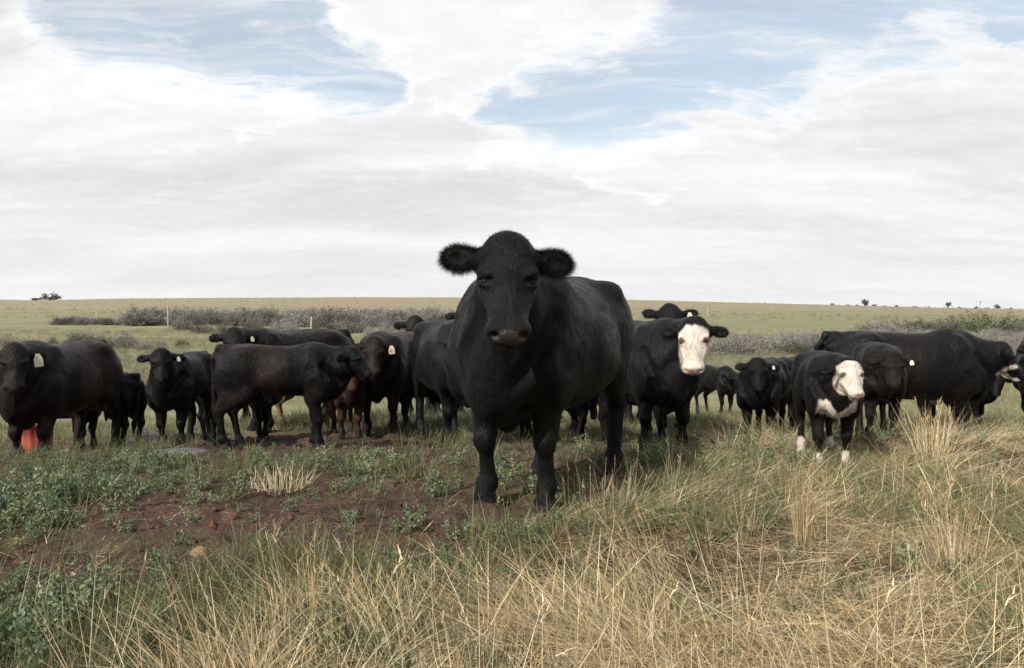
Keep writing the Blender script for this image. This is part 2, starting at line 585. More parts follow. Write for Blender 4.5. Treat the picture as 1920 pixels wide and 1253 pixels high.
class Sculpt:
    """a smooth union of rounded solids, turned into one continuous skin"""

    def __init__(s):
        s.p = []

    def cone(s, a, b, ra, rb, k=0.05, squash=None, f=1.0, tag=None):
        """round cone; squash = axis across which it is flattened to the factor f"""
        a, b = np.asarray(a, float), np.asarray(b, float)
        rm = max(ra, rb)
        lo, hi = np.minimum(a, b) - rm, np.maximum(a, b) + rm
        n = None if squash is None else nrm(squash)

        def fn(P):
            A, B = a, b
            if n is not None:
                st = 1 / f - 1
                P = P + ((P - a) @ n)[..., None] * n * st
                B = b + ((b - a) @ n) * n * st
            d = B - A
            t = np.clip(((P - A) @ d) / (d @ d), 0, 1)
            q = P - A - t[..., None] * d
            v = np.sqrt(np.einsum('...i,...i', q, q)) - (ra + (rb - ra) * t)
            return v * (f if n is not None else 1)
        s.p.append((fn, lo, hi, k, 1, tag))

    def groove(s, a, b, r, k):
        """a soft furrow between two points"""
        s.cone(a, b, r, r, k)
        f, lo, hi, kk, op, tag = s.p[-1]
        s.p[-1] = (f, lo, hi, kk, -1, tag)

    def ball(s, c, r, axes=None, k=0.05, op=1, tag=None):
        """ellipsoid with radii r along the rows of axes"""
        c = np.asarray(c, float)
        r = np.broadcast_to(np.asarray(r, float), (3,))
        A = np.eye(3) if axes is None else np.asarray(axes, float)
        ext = np.sqrt(((A * r[:, None]) ** 2).sum(0))

        def fn(P):
            q = (P - c) @ A.T
            k0 = np.sqrt(((q / r) ** 2).sum(-1)) + 1e-9
            k1 = np.sqrt(((q / r ** 2) ** 2).sum(-1)) + 1e-9
            return k0 * (k0 - 1) / k1
        s.p.append((fn, c - ext, c + ext, k, op, tag))

    def tube(s, xs, top, bot, wid, k=0.06, pw=2.3, low=None):
        """trunk along x with its own top line, underline and width"""
        xs, top, bot, wid = map(np.asarray, (xs, top, bot, wid))
        gx = np.linspace(xs[0], xs[-1], 240)

        def sm(v):
            y = np.interp(gx, xs, v)
            ker = np.hanning(31)
            ker /= ker.sum()
            yp = np.pad(y, 15, mode='edge')
            return np.convolve(yp, ker, 'valid')
        T, Bt, W = sm(top), sm(bot), sm(wid)

        def fn(P):
            x = P[..., 0]
            t_, b_, w_ = (np.interp(x, gx, v) for v in (T, Bt, W))
            zc, hz = (t_ + b_) / 2, (t_ - b_) / 2
            # widest a little below the middle
            zz = (P[..., 2] - zc) / hz
            yy = P[..., 1] / (w_ * (1.0 - 0.12 * np.clip(zz, -1, 1)))
            d = (np.abs(yy) ** pw + np.abs(zz) ** pw) ** (1 / pw) - 1
            d = d * np.minimum(w_, hz)
            ex = np.maximum(xs[0] - x, x - xs[-1])
            return np.where(ex > 0, np.sqrt(np.maximum(d, 0) ** 2 + ex ** 2), np.maximum(d, ex))
        lo = [xs[0], -max(wid) * 1.15, min(bot)]
        hi = [xs[-1], max(wid) * 1.15, max(top)]
        s.p.append((fn, np.array(lo), np.array(hi), k, 1, None))

    def mesh(s, h):
        lo = np.min([p[1] for p in s.p if p[4] > 0], 0) - 3 * h
        hi = np.max([p[2] for p in s.p if p[4] > 0], 0) + 3 * h
        n = np.ceil((hi - lo) / h).astype(int) + 1
        G = np.full(n, 9.0, np.float32)
        ax = [lo[i] + h * np.arange(n[i]) for i in range(3)]
        for fn, a, b, k, op, tag in s.p:
            m = k + 2.5 * h
            i0 = np.maximum(np.floor((a - m - lo) / h).astype(int), 0)
            i1 = np.minimum(np.ceil((b + m - lo) / h).astype(int) + 1, n)
            sl = tuple(slice(i0[i], i1[i]) for i in range(3))
            P = np.stack(np.meshgrid(*[ax[i][sl[i]] for i in range(3)], indexing='ij'), -1)
            d = fn(P).astype(np.float32)
            g = G[sl]
            if op > 0:
                hh = np.maximum(k - np.abs(g - d), 0) / k
                G[sl] = np.minimum(g, d) - hh * hh * k * 0.25
            else:
                hh = np.maximum(k - np.abs(g + d), 0) / k
                G[sl] = np.maximum(g, -d) + hh * hh * k * 0.25
        return surface_nets(G, lo, h)


def surface_nets(G, lo, h):
    nx, ny, nz = G.shape
    S = G < 0
    c = [S[i:nx - 1 + i, j:ny - 1 + j, k:nz - 1 + k] for i in (0, 1) for j in (0, 1) for k in (0, 1)]
    cnt = sum(x.astype(np.int8) for x in c)
    act = (cnt > 0) & (cnt < 8)
    idx = np.full(act.shape, -1, np.int64)
    I = np.argwhere(act)
    idx[act] = np.arange(len(I))
    acc = np.zeros((len(I), 3))
    num = np.zeros(len(I))
    corners = [(i, j, k) for i in (0, 1) for j in (0, 1) for k in (0, 1)]
    val = {q: G[I[:, 0] + q[0], I[:, 1] + q[1], I[:, 2] + q[2]] for q in corners}
    for q in corners:
        for axd in range(3):
            if q[axd] == 0:
                q2 = list(q)
                q2[axd] = 1
                v0, v1 = val[q], val[tuple(q2)]
                cr = (v0 < 0) != (v1 < 0)
                t = np.where(cr, v0 / np.where(v0 == v1, 1, v0 - v1), 0)
                p = np.zeros((len(I), 3))
                p[:] = q
                p[:, axd] = t
                acc[cr] += p[cr]
                num[cr] += 1
    V = lo + h * (I + acc / num[:, None])
    quads = []
    for a in range(3):
        b, cc = (a + 1) % 3, (a + 2) % 3
        sl0 = [slice(None)] * 3
        sl1 = [slice(None)] * 3
        sl0[a] = slice(0, -1)
        sl1[a] = slice(1, None)
        s0, s1 = S[tuple(sl0)], S[tuple(sl1)]
        E = np.argwhere(s0 != s1)
        E = E[(E[:, b] > 0) & (E[:, cc] > 0) & (E[:, b] < G.shape[b] - 1) & (E[:, cc] < G.shape[cc] - 1)]
        f = s0[E[:, 0], E[:, 1], E[:, 2]]

        def cell(db, dc):
            q = E.copy()
            q[:, b] += db
            q[:, cc] += dc
            return idx[q[:, 0], q[:, 1], q[:, 2]]
        q = np.stack([cell(-1, -1), cell(0, -1), cell(0, 0), cell(-1, 0)], 1)
        q[~f] = q[~f][:, ::-1]
        quads.append(q)
    Q = np.concatenate(quads)
    Q = Q[(Q >= 0).all(1)]
    return V, Q


# ------------------------------------------------------------------ cattle
def rotz(a):
    return np.array([[math.cos(a), -math.sin(a), 0], [math.sin(a), math.cos(a), 0], [0, 0, 1]])


def roty(a):
    return np.array([[math.cos(a), 0, math.sin(a)], [0, 1, 0], [-math.sin(a), 0, math.cos(a)]])


def rotx(a):
    return np.array([[1, 0, 0], [0, math.cos(a), -math.sin(a)], [0, math.sin(a), math.cos(a)]])


def eye_mesh(r):
    import bmesh
    bm = bmesh.new()
    bmesh.ops.create_uvsphere(bm, u_segments=14, v_segments=9, radius=r)
    me = bpy.data.meshes.new('eye')
    bm.to_mesh(me)
    bm.free()
    for p in me.polygons:
        p.use_smooth = True
    me.materials.append(M_EYE)
    return me


EYE = {}
INFO = []
TAGM = {}


def tag_mesh(w=0.055, hgt=0.07):
    import bmesh
    key = (w, hgt)
    if key in TAGM:
        return TAGM[key]
    bm = bmesh.new()
    pts = [(-0.22, 1.0), (0.22, 1.0), (0.5, 0.55), (0.5, -0.05), (0.42, -0.12), (-0.42, -0.12), (-0.5, -0.05), (-0.5, 0.55)]
    top = [bm.verts.new((0.003, a * w, (b - 1) * hgt)) for a, b in pts]
    bot = [bm.verts.new((-0.003, a * w, (b - 1) * hgt)) for a, b in pts]
    bm.faces.new(top)
    bm.faces.new(bot[::-1])
    for i in range(len(pts)):
        j = (i + 1) % len(pts)
        bm.faces.new((top[i], bot[i], bot[j], top[j]))
    bmesh.ops.recalc_face_normals(bm, faces=bm.faces)
    me = bpy.data.meshes.new('ear_tag')
    bm.to_mesh(me)
    bm.free()
    me.materials.append(M_TAGW)
    TAGM[key] = me
    return me


BLACK = (0.0044, 0.0041, 0.0042)


def cattle(name, label, px, d, delta, psi=0.0, s=1.0, calf=False, h=0.02, group='cattle standing in the pasture',
           head_up=0.0, reach=1.0, pitch=58, roll=0.0, neck_side=None, girth=1.0, depth=1.0, coat=BLACK, coat2=None,
           face=None, chest=False, socks=0.0, tag=None, tagsize=(0.055, 0.07), legs=(0, 0, 0, 0), fur=0, ear_fur=700, ear=(8, 0), tail=0.0,
           nose=(0.015, 0.011, 0.011), phi=None, headscale=1.0, earlen=0.9, spread=1.0, length=1.0, number=None):
    ray = math.atan2(960 - px, F)
    phi = ray + R(delta) if phi is None else R(phi)
    th = phi - math.pi / 2
    fwd = np.array([math.cos(th), math.sin(th)])
    fx, fy = grd(px, d), d
    ox, oy = fx - fwd[0] * 0.45 * s, fy - fwd[1] * 0.45 * s
    oz = tz(ox, oy)
    root = link(name, None)
    root.empty_display_size = 0.2
    root.location = (ox, oy, oz)
    root.rotation_euler = (0, 0, th)
    root['label'] = label
    root['category'] = name
    root['group'] = group
    Rw = rotz(th)[:2, :2]

    S = Sculpt()
    # proportions
    if calf:
        W, bel, lw, hs = 0.77 * girth, 0.79 * depth, 0.98, 0.93 * headscale
        KX, KY, MZ = 0.84, 1.16, 0.80
        B = lambda z: 1.25 - (1.25 - z) * bel   # shallower trunk, longer looking legs
    else:
        W, bel, lw, hs = 0.93 * girth, 1.0 * depth, 1.0, 0.87 * headscale
        KX, KY, MZ = 0.96, 1.13, 1.0
        B = lambda z: 1.25 - (1.25 - z) * bel
    LX = (0.88 if calf else 1.0) * length
    XL = lambda x: 0.45 + (x - 0.45) * LX
    v = lambda x, y, z: np.array([XL(x), y, z]) * s
    dv = lambda x, y, z: np.array([x, y, z]) * s
    xs = [-0.82, -0.74, -0.60, -0.42, -0.20, 0.05, 0.28, 0.48, 0.62, 0.74, 0.80]
    top = [1.12, 1.235, 1.275, 1.285, 1.262, 1.25, 1.262, 1.29, 1.24, 1.08, 0.98]
    bot = [0.92, 0.78, 0.68, 0.60, 0.535, 0.50, 0.49, 0.50, 0.53, 0.62, 0.70]
    wid = [0.10, 0.20, 0.27, 0.31, 0.365, 0.395, 0.375, 0.32, 0.265, 0.20, 0.13]
    S.tube(XL(np.array(xs)) * s, np.array(top) * s, np.array([B(z) for z in bot]) * s, np.array(wid) * W * s, k=0.05 * s)
    for sg in (1, -1):
        # hook bones, pin bones, shoulder blade, ribs spring, flank
        S.ball(v(-0.44, sg * 0.225 * W, 1.175), np.array([0.11, 0.075, 0.07]) * s, k=0.12 * s)
        S.ball(v(-0.77, sg * 0.10 * W, 1.10), np.array([0.06, 0.05, 0.06]) * s, k=0.06 * s)
        S.ball(v(0.47, sg * 0.215 * W, 0.98), np.array([0.13, 0.09, 0.27]) * s, roty(0.28), k=0.07 * s)
        S.ball(v(0.63, sg * 0.195 * W, 0.80), np.array([0.11, 0.10, 0.125]) * s, k=0.045 * s)
        S.ball(v(0.53, sg * 0.25 * W, 0.70), np.array([0.12, 0.075, 0.13]) * s, roty(-0.5), k=0.05 * s)
        S.ball(v(-0.60, sg * 0.19 * W, 0.92), np.array([0.20, 0.115 * W, 0.28]) * s, roty(-0.25), k=0.08 * s)
        S.ball(v(-0.27, sg * 0.425 * W, 1.06), np.array([0.13, 0.07, 0.11]) * s, k=0.14 * s, op=-1)
        # hollows before and behind the shoulder, and under the hook bone
        S.groove(v(0.27, sg * 0.425 * W, 1.13), v(0.33, sg * 0.415 * W, 0.66), 0.055 * s, 0.10 * s)
        S.groove(v(-0.30, sg * 0.41 * W, 0.98), v(-0.36, sg * 0.36 * W, 0.70), 0.05 * s, 0.10 * s)
    # brisket
    S.ball(v(0.70, 0, B(0.66)), np.array([0.15, 0.13 * W, 0.17]) * s, k=0.10 * s)
    S.cone(v(0.78, 0, B(0.78)), v(0.55, 0, B(0.50)), 0.07 * s, 0.09 * s, k=0.07 * s, squash=(0, 1, 0), f=0.6)
    if not calf:  # udder
        S.ball(v(-0.48, 0, 0.60), np.array([0.16, 0.13, 0.11]) * s, k=0.06 * s)
    # spine ridge and tail
    S.cone(v(-0.70, 0, 1.225), v(-0.80, 0, 1.235), 0.05 * s, 0.045 * s, k=0.06 * s)
    tw = tail
    S.cone(v(-0.80, 0, 1.225), v(-0.885, 0.02 * tw, 1.10), 0.036 * s, 0.032 * s, k=0.04 * s)
    S.cone(v(-0.885, 0.02 * tw, 1.10), v(-0.885, 0.08 * tw, 0.75), 0.028 * s, 0.022 * s, k=0.03 * s)
    S.cone(v(-0.885, 0.08 * tw, 0.75), v(-0.87, 0.12 * tw, 0.52), 0.024 * s, 0.042 * s, k=0.02 * s)
    S.cone(v(-0.87, 0.12 * tw, 0.52), v(-0.86, 0.13 * tw, 0.33), 0.042 * s, 0.014 * s, k=0.02 * s)
    # legs: order right front, left front, right hind, left hind
    foot_z = []
    for i, (sg, front) in enumerate(((-1, True), (1, True), (-1, False), (1, False))):
        st = legs[i]
        if front:
            y = sg * 0.185 * W * spread
            foot = np.array([0.46 + st, y * 1.0, 0.0])
        else:
            y = sg * 0.20 * W
            foot = np.array([-0.58 + st, y * 1.0, 0.0])
        wxy = np.array([ox, oy]) + Rw @ (np.array([XL(foot[0]), foot[1]]) * s)
        gz = (tz(wxy[0], wxy[1]) - oz) / s - 0.005
        foot_z.append((XL(foot[0]), foot[1], gz))
        if front:
            el = v(0.44 + 0.1 * st, y * 1.05, 0.64)
            kn = v(0.47 + 0.62 * st + 0.03 * abs(st), y, 0.36 + 0.35 * gz)
            fe = v(foot[0] - 0.02, y, 0.125 + gz)
            S.cone(v(0.50, sg * 0.20 * W, 0.86), el, 0.125 * s, 0.088 * lw * s, k=0.07 * s)
            S.cone(el, kn, 0.088 * lw * s, 0.054 * lw * s, k=0.05 * s)
            S.cone(v(0.41 + .3 * st, y, 0.60), kn + dv(-.02, 0, .05), 0.06 * lw * s, 0.045 * lw * s, k=0.05 * s)
            S.ball(kn + dv(0.006, 0, 0), np.array([0.058, 0.058, 0.068]) * lw * s, k=0.03 * s)
            S.cone(kn, fe, 0.043 * lw * s, 0.040 * lw * s, k=0.03 * s)
            S.ball(fe, np.array([0.052, 0.052, 0.052]) * lw * s, k=0.03 * s)
        else:
            stf = v(-0.42 + 0.15 * st, y * 1.12, 0.70)
            hk = v(-0.69 + 0.75 * st, y * 0.98, 0.47 + 0.4 * gz)
            fe = v(foot[0] - 0.035, y, 0.125 + gz)
            S.cone(v(-0.52, sg * 0.2 * W, 0.95), stf, 0.19 * s, 0.125 * s, k=0.07 * s, squash=(0, 1, 0), f=0.72)
            S.cone(v(-0.66, sg * 0.17 * W, 0.90), v(-0.62 + .3 * st, y, 0.66), 0.14 * s, 0.085 * s, k=0.07 * s, squash=(0, 1, 0), f=0.75)
            S.cone(stf, hk, 0.115 * lw * s, 0.052 * lw * s, k=0.05 * s, squash=(0, 1, 0), f=0.85)
            S.cone(v(-0.62 + .4 * st, y, 0.68), hk + dv(-0.03, 0, 0.0), 0.08 * lw * s, 0.036 * lw * s, k=0.04 * s)
            S.ball(hk, np.array([0.062, 0.05, 0.068]) * lw * s, k=0.03 * s)
            S.cone(hk, fe, 0.048 * lw * s, 0.041 * lw * s, k=0.03 * s)
            S.ball(fe, np.array([0.052, 0.052, 0.052]) * lw * s, k=0.03 * s)
        # pastern and cloven hoof (two claws)
        hf = v(foot[0] + 0.035, y, 0.055 + gz)
        S.cone(fe, hf, 0.044 * lw * s, 0.046 * lw * s, k=0.03 * s)
        for q in (1, -1):
            S.cone(v(foot[0] + 0.01, y + q * 0.027, 0.042 + gz), v(foot[0] + 0.07, y + q * 0.030, 0.026 + gz),
                   0.043 * lw * s, 0.027 * lw * s, k=0.008 * s)
        S.ball(v(foot[0] - 0.05, y, 0.095 + gz), 0.022 * lw * s, k=0.02 * s)   # dew claws

    # neck and head
    beta = math.atan2(math.sin(R(psi) + ray - phi), math.cos(R(psi) + ray - phi))
    na = beta * 0.55 if neck_side is None else R(neck_side)
    na = max(-1.2, min(1.2, na))
    pv = np.array([0.52, 0, 1.02])
    reach_v = np.array([0.50 * reach, 0, 0.36 + head_up])
    pv[0] = XL(pv[0])
    poll = (pv + rotz(na) @ reach_v)
    HR = rotz(beta) @ roty(R(pitch)) @ rotx(R(roll))      # columns: X along face, Y left, Z out of forehead
    hx, hy, hz = HR[:, 0], HR[:, 1], HR[:, 2]
    hsz = hs * s
    HP = poll * s
    Hh = lambda x, y, z: HP + (hx * x * KX + hy * y * KY + hz * z) * hsz
    HA = HR.T
    KR = np.array([KX, KY, 1.0])
    nl = rotz(na) @ np.array([0, 1, 0])
    S.cone(v(0.42, 0, 1.09), Hh(-0.01, 0, -0.10), 0.19 * W * s, 0.095 * hsz, k=0.12 * s, squash=nl, f=0.85)
    S.cone(v(0.52, 0, 0.93), Hh(0.05, 0, -0.15), 0.28 * s, 0.115 * hsz, k=0.10 * s, squash=nl, f=0.74 * min(1, W * 1.05))
    S.cone(v(0.68, 0, B(0.74)), Hh(0.13, 0, -0.20), 0.15 * s, 0.070 * hsz, k=0.10 * s, squash=nl, f=0.62)
    S.cone(v(0.78, 0, B(0.70)), Hh(0.17, 0, -0.24), 0.045 * s, 0.035 * hsz, k=0.07 * s, squash=nl, f=0.5)   # dewlap
    for yy in (-0.078, 0.07):
        S.cone(v(0.80, yy, B(0.72)), Hh(0.16, yy * 0.4, -0.235), 0.055 * s, 0.026 * hsz, k=0.025 * s, squash=nl, f=0.42)
    for sg in (1, -1):
        S.cone(v(0.60, sg * 0.15 * W, 0.86), Hh(0.06, sg * 0.05, -0.16), 0.10 * s, 0.06 * hsz, k=0.10 * s)
    kk = 0.045 * hsz
    q = hsz
    S.ball(Hh(0.07, 0, -0.075), np.array([0.125, 0.118, 0.115]) * q * KR, HA, k=0.06 * q)
    S.ball(Hh(0.01, 0, -0.025), np.array([0.065, 0.085, 0.065]) * q * KR, HA, k=0.06 * q)      # poll
    S.ball(Hh(0.15, 0, -0.065), np.array([0.13, 0.118, 0.085]) * q * KR, HA, k=kk)      # forehead
    S.cone(Hh(0.17, 0, -0.075), Hh(0.44, 0, -0.085), 0.083 * q, 0.058 * q * (0.5 + 0.5 * MZ), k=kk)   # nasal bridge
    S.ball(Hh(0.30, 0, -0.125), np.array([0.15, 0.068, 0.085]) * q * KR, HA, k=kk)
    S.ball(Hh(0.455, 0, -0.100), np.array([0.074, 0.096 * MZ, 0.074 * MZ]) * q * KR, HA, k=0.04 * q)      # muzzle
    S.ball(Hh(0.490, 0, -0.085), np.array([0.050, 0.076 * MZ, 0.054 * MZ]) * q * KR, HA, k=0.03 * q)
    S.ball(Hh(0.455, 0, -0.160), np.array([0.052, 0.056 * MZ, 0.038]) * q * KR, HA, k=0.025 * q)      # lower lip
    S.cone(Hh(0.16, 0, -0.195), Hh(0.43, 0, -0.150), 0.068 * q, 0.046 * q, k=0.05 * q)      # jaw
    for sg in (1, -1):
        S.ball(Hh(0.165, sg * 0.062, -0.165), np.array([0.115, 0.048, 0.095]) * q * KR, HA, k=0.05 * q)   # cheek
        S.cone(Hh(0.150, sg * 0.112, -0.040), Hh(0.196, sg * 0.082, -0.008), 0.022 * q, 0.016 * q, k=0.03 * q)   # brow
        S.cone(Hh(0.24, sg * 0.086, -0.105), Hh(0.37, sg * 0.062, -0.100), 0.030 * q, 0.018 * q, k=0.05 * q)
        S.ball(Hh(0.203, sg * 0.108, -0.040), np.array([0.026, 0.022, 0.024]) * q * KR, HA, k=0.012 * q, op=-1)
        S.cone(Hh(0.205, sg * 0.098, -0.028), Hh(0.235, sg * 0.068, -0.022), 0.011 * q, 0.006 * q, k=0.014 * q) if False else S.ball(Hh(0.226, sg * 0.080, -0.018), np.array([0.022, 0.010, 0.012]) * q * KR, HA, k=0.016 * q, op=-1)
        S.cone(Hh(0.218, sg * 0.118, -0.062), Hh(0.232, sg * 0.092, -0.045), 0.012 * q, 0.010 * q, k=0.014 * q)   # lower lid
        S.ball(Hh(0.520, sg * 0.052 * MZ, -0.062), np.array([0.022, 0.014, 0.022]) * q * KR, HA, k=0.010 * q, op=-1)
        S.ball(Hh(0.505, sg * 0.066 * MZ, -0.075), np.array([0.016, 0.014, 0.012]) * q * KR, HA, k=0.010 * q, op=-1)
        S.cone(Hh(0.478, sg * 0.030, -0.142), Hh(0.41, sg * 0.092, -0.150), 0.007 * q, 0.006 * q, k=0.015 * q)
    for sg in (1, -1):   # upper eyelids
        S.cone(Hh(0.186, sg * 0.116, -0.046), Hh(0.196, sg * 0.088, -0.034), 0.013 * q, 0.011 * q, k=0.012 * q)
    # mouth line
    for sg in (1, -1):
        S.ball(Hh(0.475, sg * 0.045, -0.138), np.array([0.07, 0.055, 0.006]) * q * KR, HA, k=0.012 * q, op=-1)
    for sg in (1, -1):   # jugular groove in front of the shoulder point
        S.groove(v(0.62, sg * 0.285 * W, 1.02), v(0.80, sg * 0.165 * W, B(0.70)), 0.040 * s, 0.06 * s)
        S.groove(v(0.62, sg * 0.105 * W, 0.74), v(0.66, sg * 0.095 * W, B(0.52)), 0.030 * s, 0.05 * s)
    # ears
    ear_info = []
    for sg in (1, -1):
        base = Hh(0.045, sg * 0.095, -0.075)
        ang = R(ear[0] + (ear[1] if sg > 0 else -ear[1]))
        out_d = nrm(rotz(beta) @ np.array([-0.22, sg * math.cos(ang), -math.sin(ang)]) + hx * 0.0)
        fr = nrm(rotz(beta) @ np.array([1, 0, 0.10]))
        fr = nrm(fr - out_d * (fr @ out_d))
        up = np.cross(out_d, fr)
        A = np.array([out_d, up, fr])
        L = 0.105 * earlen * q
        c = base + out_d * (0.045 * q + L)
        S.cone(base - out_d * 0.02 * q, base + out_d * 0.08 * q, 0.048 * q, 0.036 * q, k=0.035 * q)
        S.ball(c, np.array([L, 0.061 * q, 0.024 * q]), A, k=0.02 * q, tag='ear')
        S.ball(c + fr * 0.029 * q + out_d * 0.006, np.array([L * 0.62, 0.028 * q, 0.018 * q]), A, k=0.014 * q, op=-1)
        ear_info.append((c, A, L))
    V, Q = S.mesh(h)

    vn = np.zeros((len(V), 3))
    fnm = np.cross(V[Q[:, 2]] - V[Q[:, 0]], V[Q[:, 3]] - V[Q[:, 1]])
    for j in range(4):
        np.add.at(vn, Q[:, j], fnm)
    vn /= np.linalg.norm(vn, axis=1)[:, None] + 1e-9
    a_, b_, c_ = (V / s).T
    lump = (fbm(a_ * 7 + b_ * 3.1, c_ * 6 - b_ * 4.3 + a_, 61, 3) - 0.5) * 0.020
    fold = (fbm(a_ * 16 + b_ * 9 + 5, c_ * 5 + b_ * 3, 67, 3) - 0.5) * 0.018 * ss(0.25, 0.55, a_) * ss(1.35, 1.0, c_)
    V = V + vn * ((lump + fold) * s * (1 - 0.75 * (np.linalg.norm(V - HP - hx * 0.25 * hsz, axis=1) < 0.34 * hsz)))[:, None]

    # coat colours by place on the animal
    n = len(V)
    U = V / s
    loc = ((V - HP) @ HR) / hsz / KR
    lx, ly, lz = loc.T
    nz1 = fbm(U[:, 0] * 9 + 31 * ly, U[:, 2] * 9 + U[:, 1] * 7, 5, 4) - 0.5
    C = np.tile(np.array(coat), (n, 1))
    if coat2 is None and coat is BLACK and not fur > 20000:
        coat2 = ((0.0075, 0.0056, 0.0050), -0.18)
    if coat2 is not None:
        w = ss(-0.1, 0.15, (fbm(U[:, 0] * 2.2, U[:, 2] * 2.2 + U[:, 1], 8, 3) - 0.5) + coat2[1])
        C = C * (1 - w[:, None]) + np.array(coat2[0]) * w[:, None]
    wet = np.zeros(n)
    inhead = (lx > 0.02) & (lx < 0.62) & (np.abs(ly) < 0.2) & (lz > -0.32) & (lz < 0.15)
    WH = np.array([0.52, 0.455, 0.385])
    if face == 'full' or face == 'calf':
        lim = (0.075 if face == 'full' else 0.02) - 0.36 * lz
        w = ss(-0.012, 0.018, lx - lim + nz1 * 0.05) * inhead
        w = w * ss(-0.03, 0.0, lz + (0.19 if face == 'full' else 0.235) + 0.25 * np.clip(0.2 - lx, -1, 1) * -1 * (1 if face == 'full' else 0.5) + nz1 * 0.04)
        w = w * ss(0.135, 0.118, np.abs(ly) + nz1 * 0.02)
        if face == 'full':
            w = w * (1 - ss(0.0, 0.02, np.abs(ly) - 0.118 + nz1 * 0.03) * (lx < 0.17))
        C = C * (1 - w[:, None]) + WH * w[:, None]
        # pink skin about eyes and muzzle
        pk = np.maximum.reduce([ss(0.03, 0.0, np.hypot(lx - 0.20, np.abs(ly) - 0.105) - 0.012) * 0.2, ss(0.49, 0.54, lx) * 0.35])
        pk = pk * w
        C = C * (1 - pk[:, None]) + np.array([0.50, 0.27, 0.22]) * pk[:, None]
        ed = (ss(0.014, 0.0, np.abs(np.hypot((lx - 0.203) / 1.3, (np.abs(ly) - 0.102)) - 0.013) - 0.006) * (np.abs(ly) > 0.06)) * w * 0.85
        C = C * (1 - ed[:, None]) + np.array([0.05, 0.03, 0.025]) * ed[:, None]
    if face == 'star':
        w = ss(0.05, 0.03, np.hypot((lx - 0.08) / 1.0, ly / 1.6) + nz1 * 0.03) * inhead * (lz > -0.08)
        C = C * (1 - w[:, None]) + WH * 1.1 * w[:, None]
    if face == 'jaw':
        w = ss(-0.01, 0.015, -lz - 0.155 + 0.05 * np.sin(lx * 14) + nz1 * 0.04) * inhead * ss(0.20, 0.27, lx) * (lx < 0.47)
        w = np.maximum(w, ss(0.02, 0.0, np.abs(lx - 0.27 - 0.4 * (lz + .12)) - 0.018) * inhead * (lz < -0.06) * (lz > -0.2) * (np.abs(ly) > 0.03))
        C = C * (1 - w[:, None]) + WH * w[:, None]
    if chest:
        x_, y_, z_ = U.T
        x_ = (x_ - 0.45) / LX + 0.45
        zc = B(0.50)
        dd = np.abs(z_ - (zc + 0.05 - 0.13 * ss(0.16, 0.0, np.abs(y_ - 0.02)))) - 0.068 + nz1 * 0.10
        w = ss(0.02, -0.01, dd) * (x_ > 0.5) * ss(0.22, 0.18, np.abs(y_)) * (z_ > B(0.40))
        C = C * (1 - w[:, None]) + WH * w[:, None]
    # nose pad
    np_ = ss(0.500, 0.522, lx + 0.35 * (0.09 - np.abs(ly)) * 0.15) * (np.abs(ly) < 0.072 * MZ) * (lz > -0.135) * (lz < 0.05) * (lx < 0.62)
    if face in ('full', 'calf'):
        C = C * (1 - np_[:, None]) + np.array([0.26, 0.14, 0.115]) * np_[:, None]
        bl = np_ * ss(0.5, 0.7, fbm(ly * 40, lz * 40, 3, 3)) * 0.8
        C = C * (1 - bl[:, None]) + np.array([0.05, 0.03, 0.03]) * bl[:, None]
    else:
        C = C * (1 - np_[:, None]) + np.array(nose) * np_[:, None]
    wet = np.maximum(wet, np_)
    # hooves and white feet
    for fx_, fy_, gz in foot_z:
        near = np.hypot(U[:, 0] - fx_ - 0.02, U[:, 1] - fy_) < 0.14
        zz = U[:, 2] - gz
        if socks:
            w = ss(0.02, -0.01, zz - socks + nz1 * 0.08) * near
            C = C * (1 - w[:, None]) + WH * 0.95 * w[:, None]
        w = ss(0.066, 0.054, zz - 0.2 * (fx_ - U[:, 0])) * near
        C = C * (1 - w[:, None]) + np.array([0.028, 0.024, 0.021] if not socks else [0.2, 0.16, 0.13]) * w[:, None]
    me = np_mesh('body', V, Q)
    set_attr(me, 'coat', C)
    set_attr(me, 'wet', wet)
    body = link('body', me, M_COAT, root)
    # eyes
    er = round(0.021 * q, 4)
    if er not in EYE:
        EYE[er] = eye_mesh(er)
    for sg in (1, -1):
        e = link('eye', EYE[er], None, root)
        e.location = Hh(0.201, sg * 0.098, -0.059)
    # hair: strands that follow the skin, longer on the ears
    tri = []
    SB, SD, SL, SC, SWd = [], [], [], [], []

    def strands(pick, length, lift, flow, width):
        f = Q[pick]
        w = rng.dirichlet((1, 1, 1, 1), len(f))
        p = np.einsum('ij,ijk->ik', w, V[f])
        nn = np.einsum('ij,ijk->ik', w, vn[f])
        cc = C[f[:, 0]]
        dv = nn * lift + flow(p, nn) * (1 - lift) + rng.normal(0, 0.18, p.shape)
        dv /= np.linalg.norm(dv, axis=1)[:, None]
        SB.append(p - nn * 0.002)
        SD.append(dv)
        SL.append(length * rng.uniform(0.35, 1.3, len(p)))
        SC.append(cc)
        SWd.append(np.full(len(p), width))
    fc = V[Q].mean(1)
    if fur:
        wts = np.linalg.norm(fnm, axis=1)
        ok = (wet[Q[:, 0]] < 0.3)
        zrel = fc[:, 2] / s
        wts = wts * ok
        wts = wts / wts.sum()
        pick = rng.choice(len(Q), fur, p=wts)

        def flow(p, nn):
            d0 = np.tile(np.array([-0.6, 0, -0.8]), (len(p), 1))
            return d0 - nn * np.einsum('ij,ij->i', d0, nn)[:, None]
        strands(pick, (0.024 if calf else 0.018) * s, 0.32 if calf else 0.16, flow, 0.0008)
        # crown of the head: longer curls
        hd = np.where((((fc - HP) @ HR) / hsz)[:, 0] < 0.10)[0]
        hd = hd[np.linalg.norm(fc[hd] - HP, axis=1) < 0.20 * hsz]
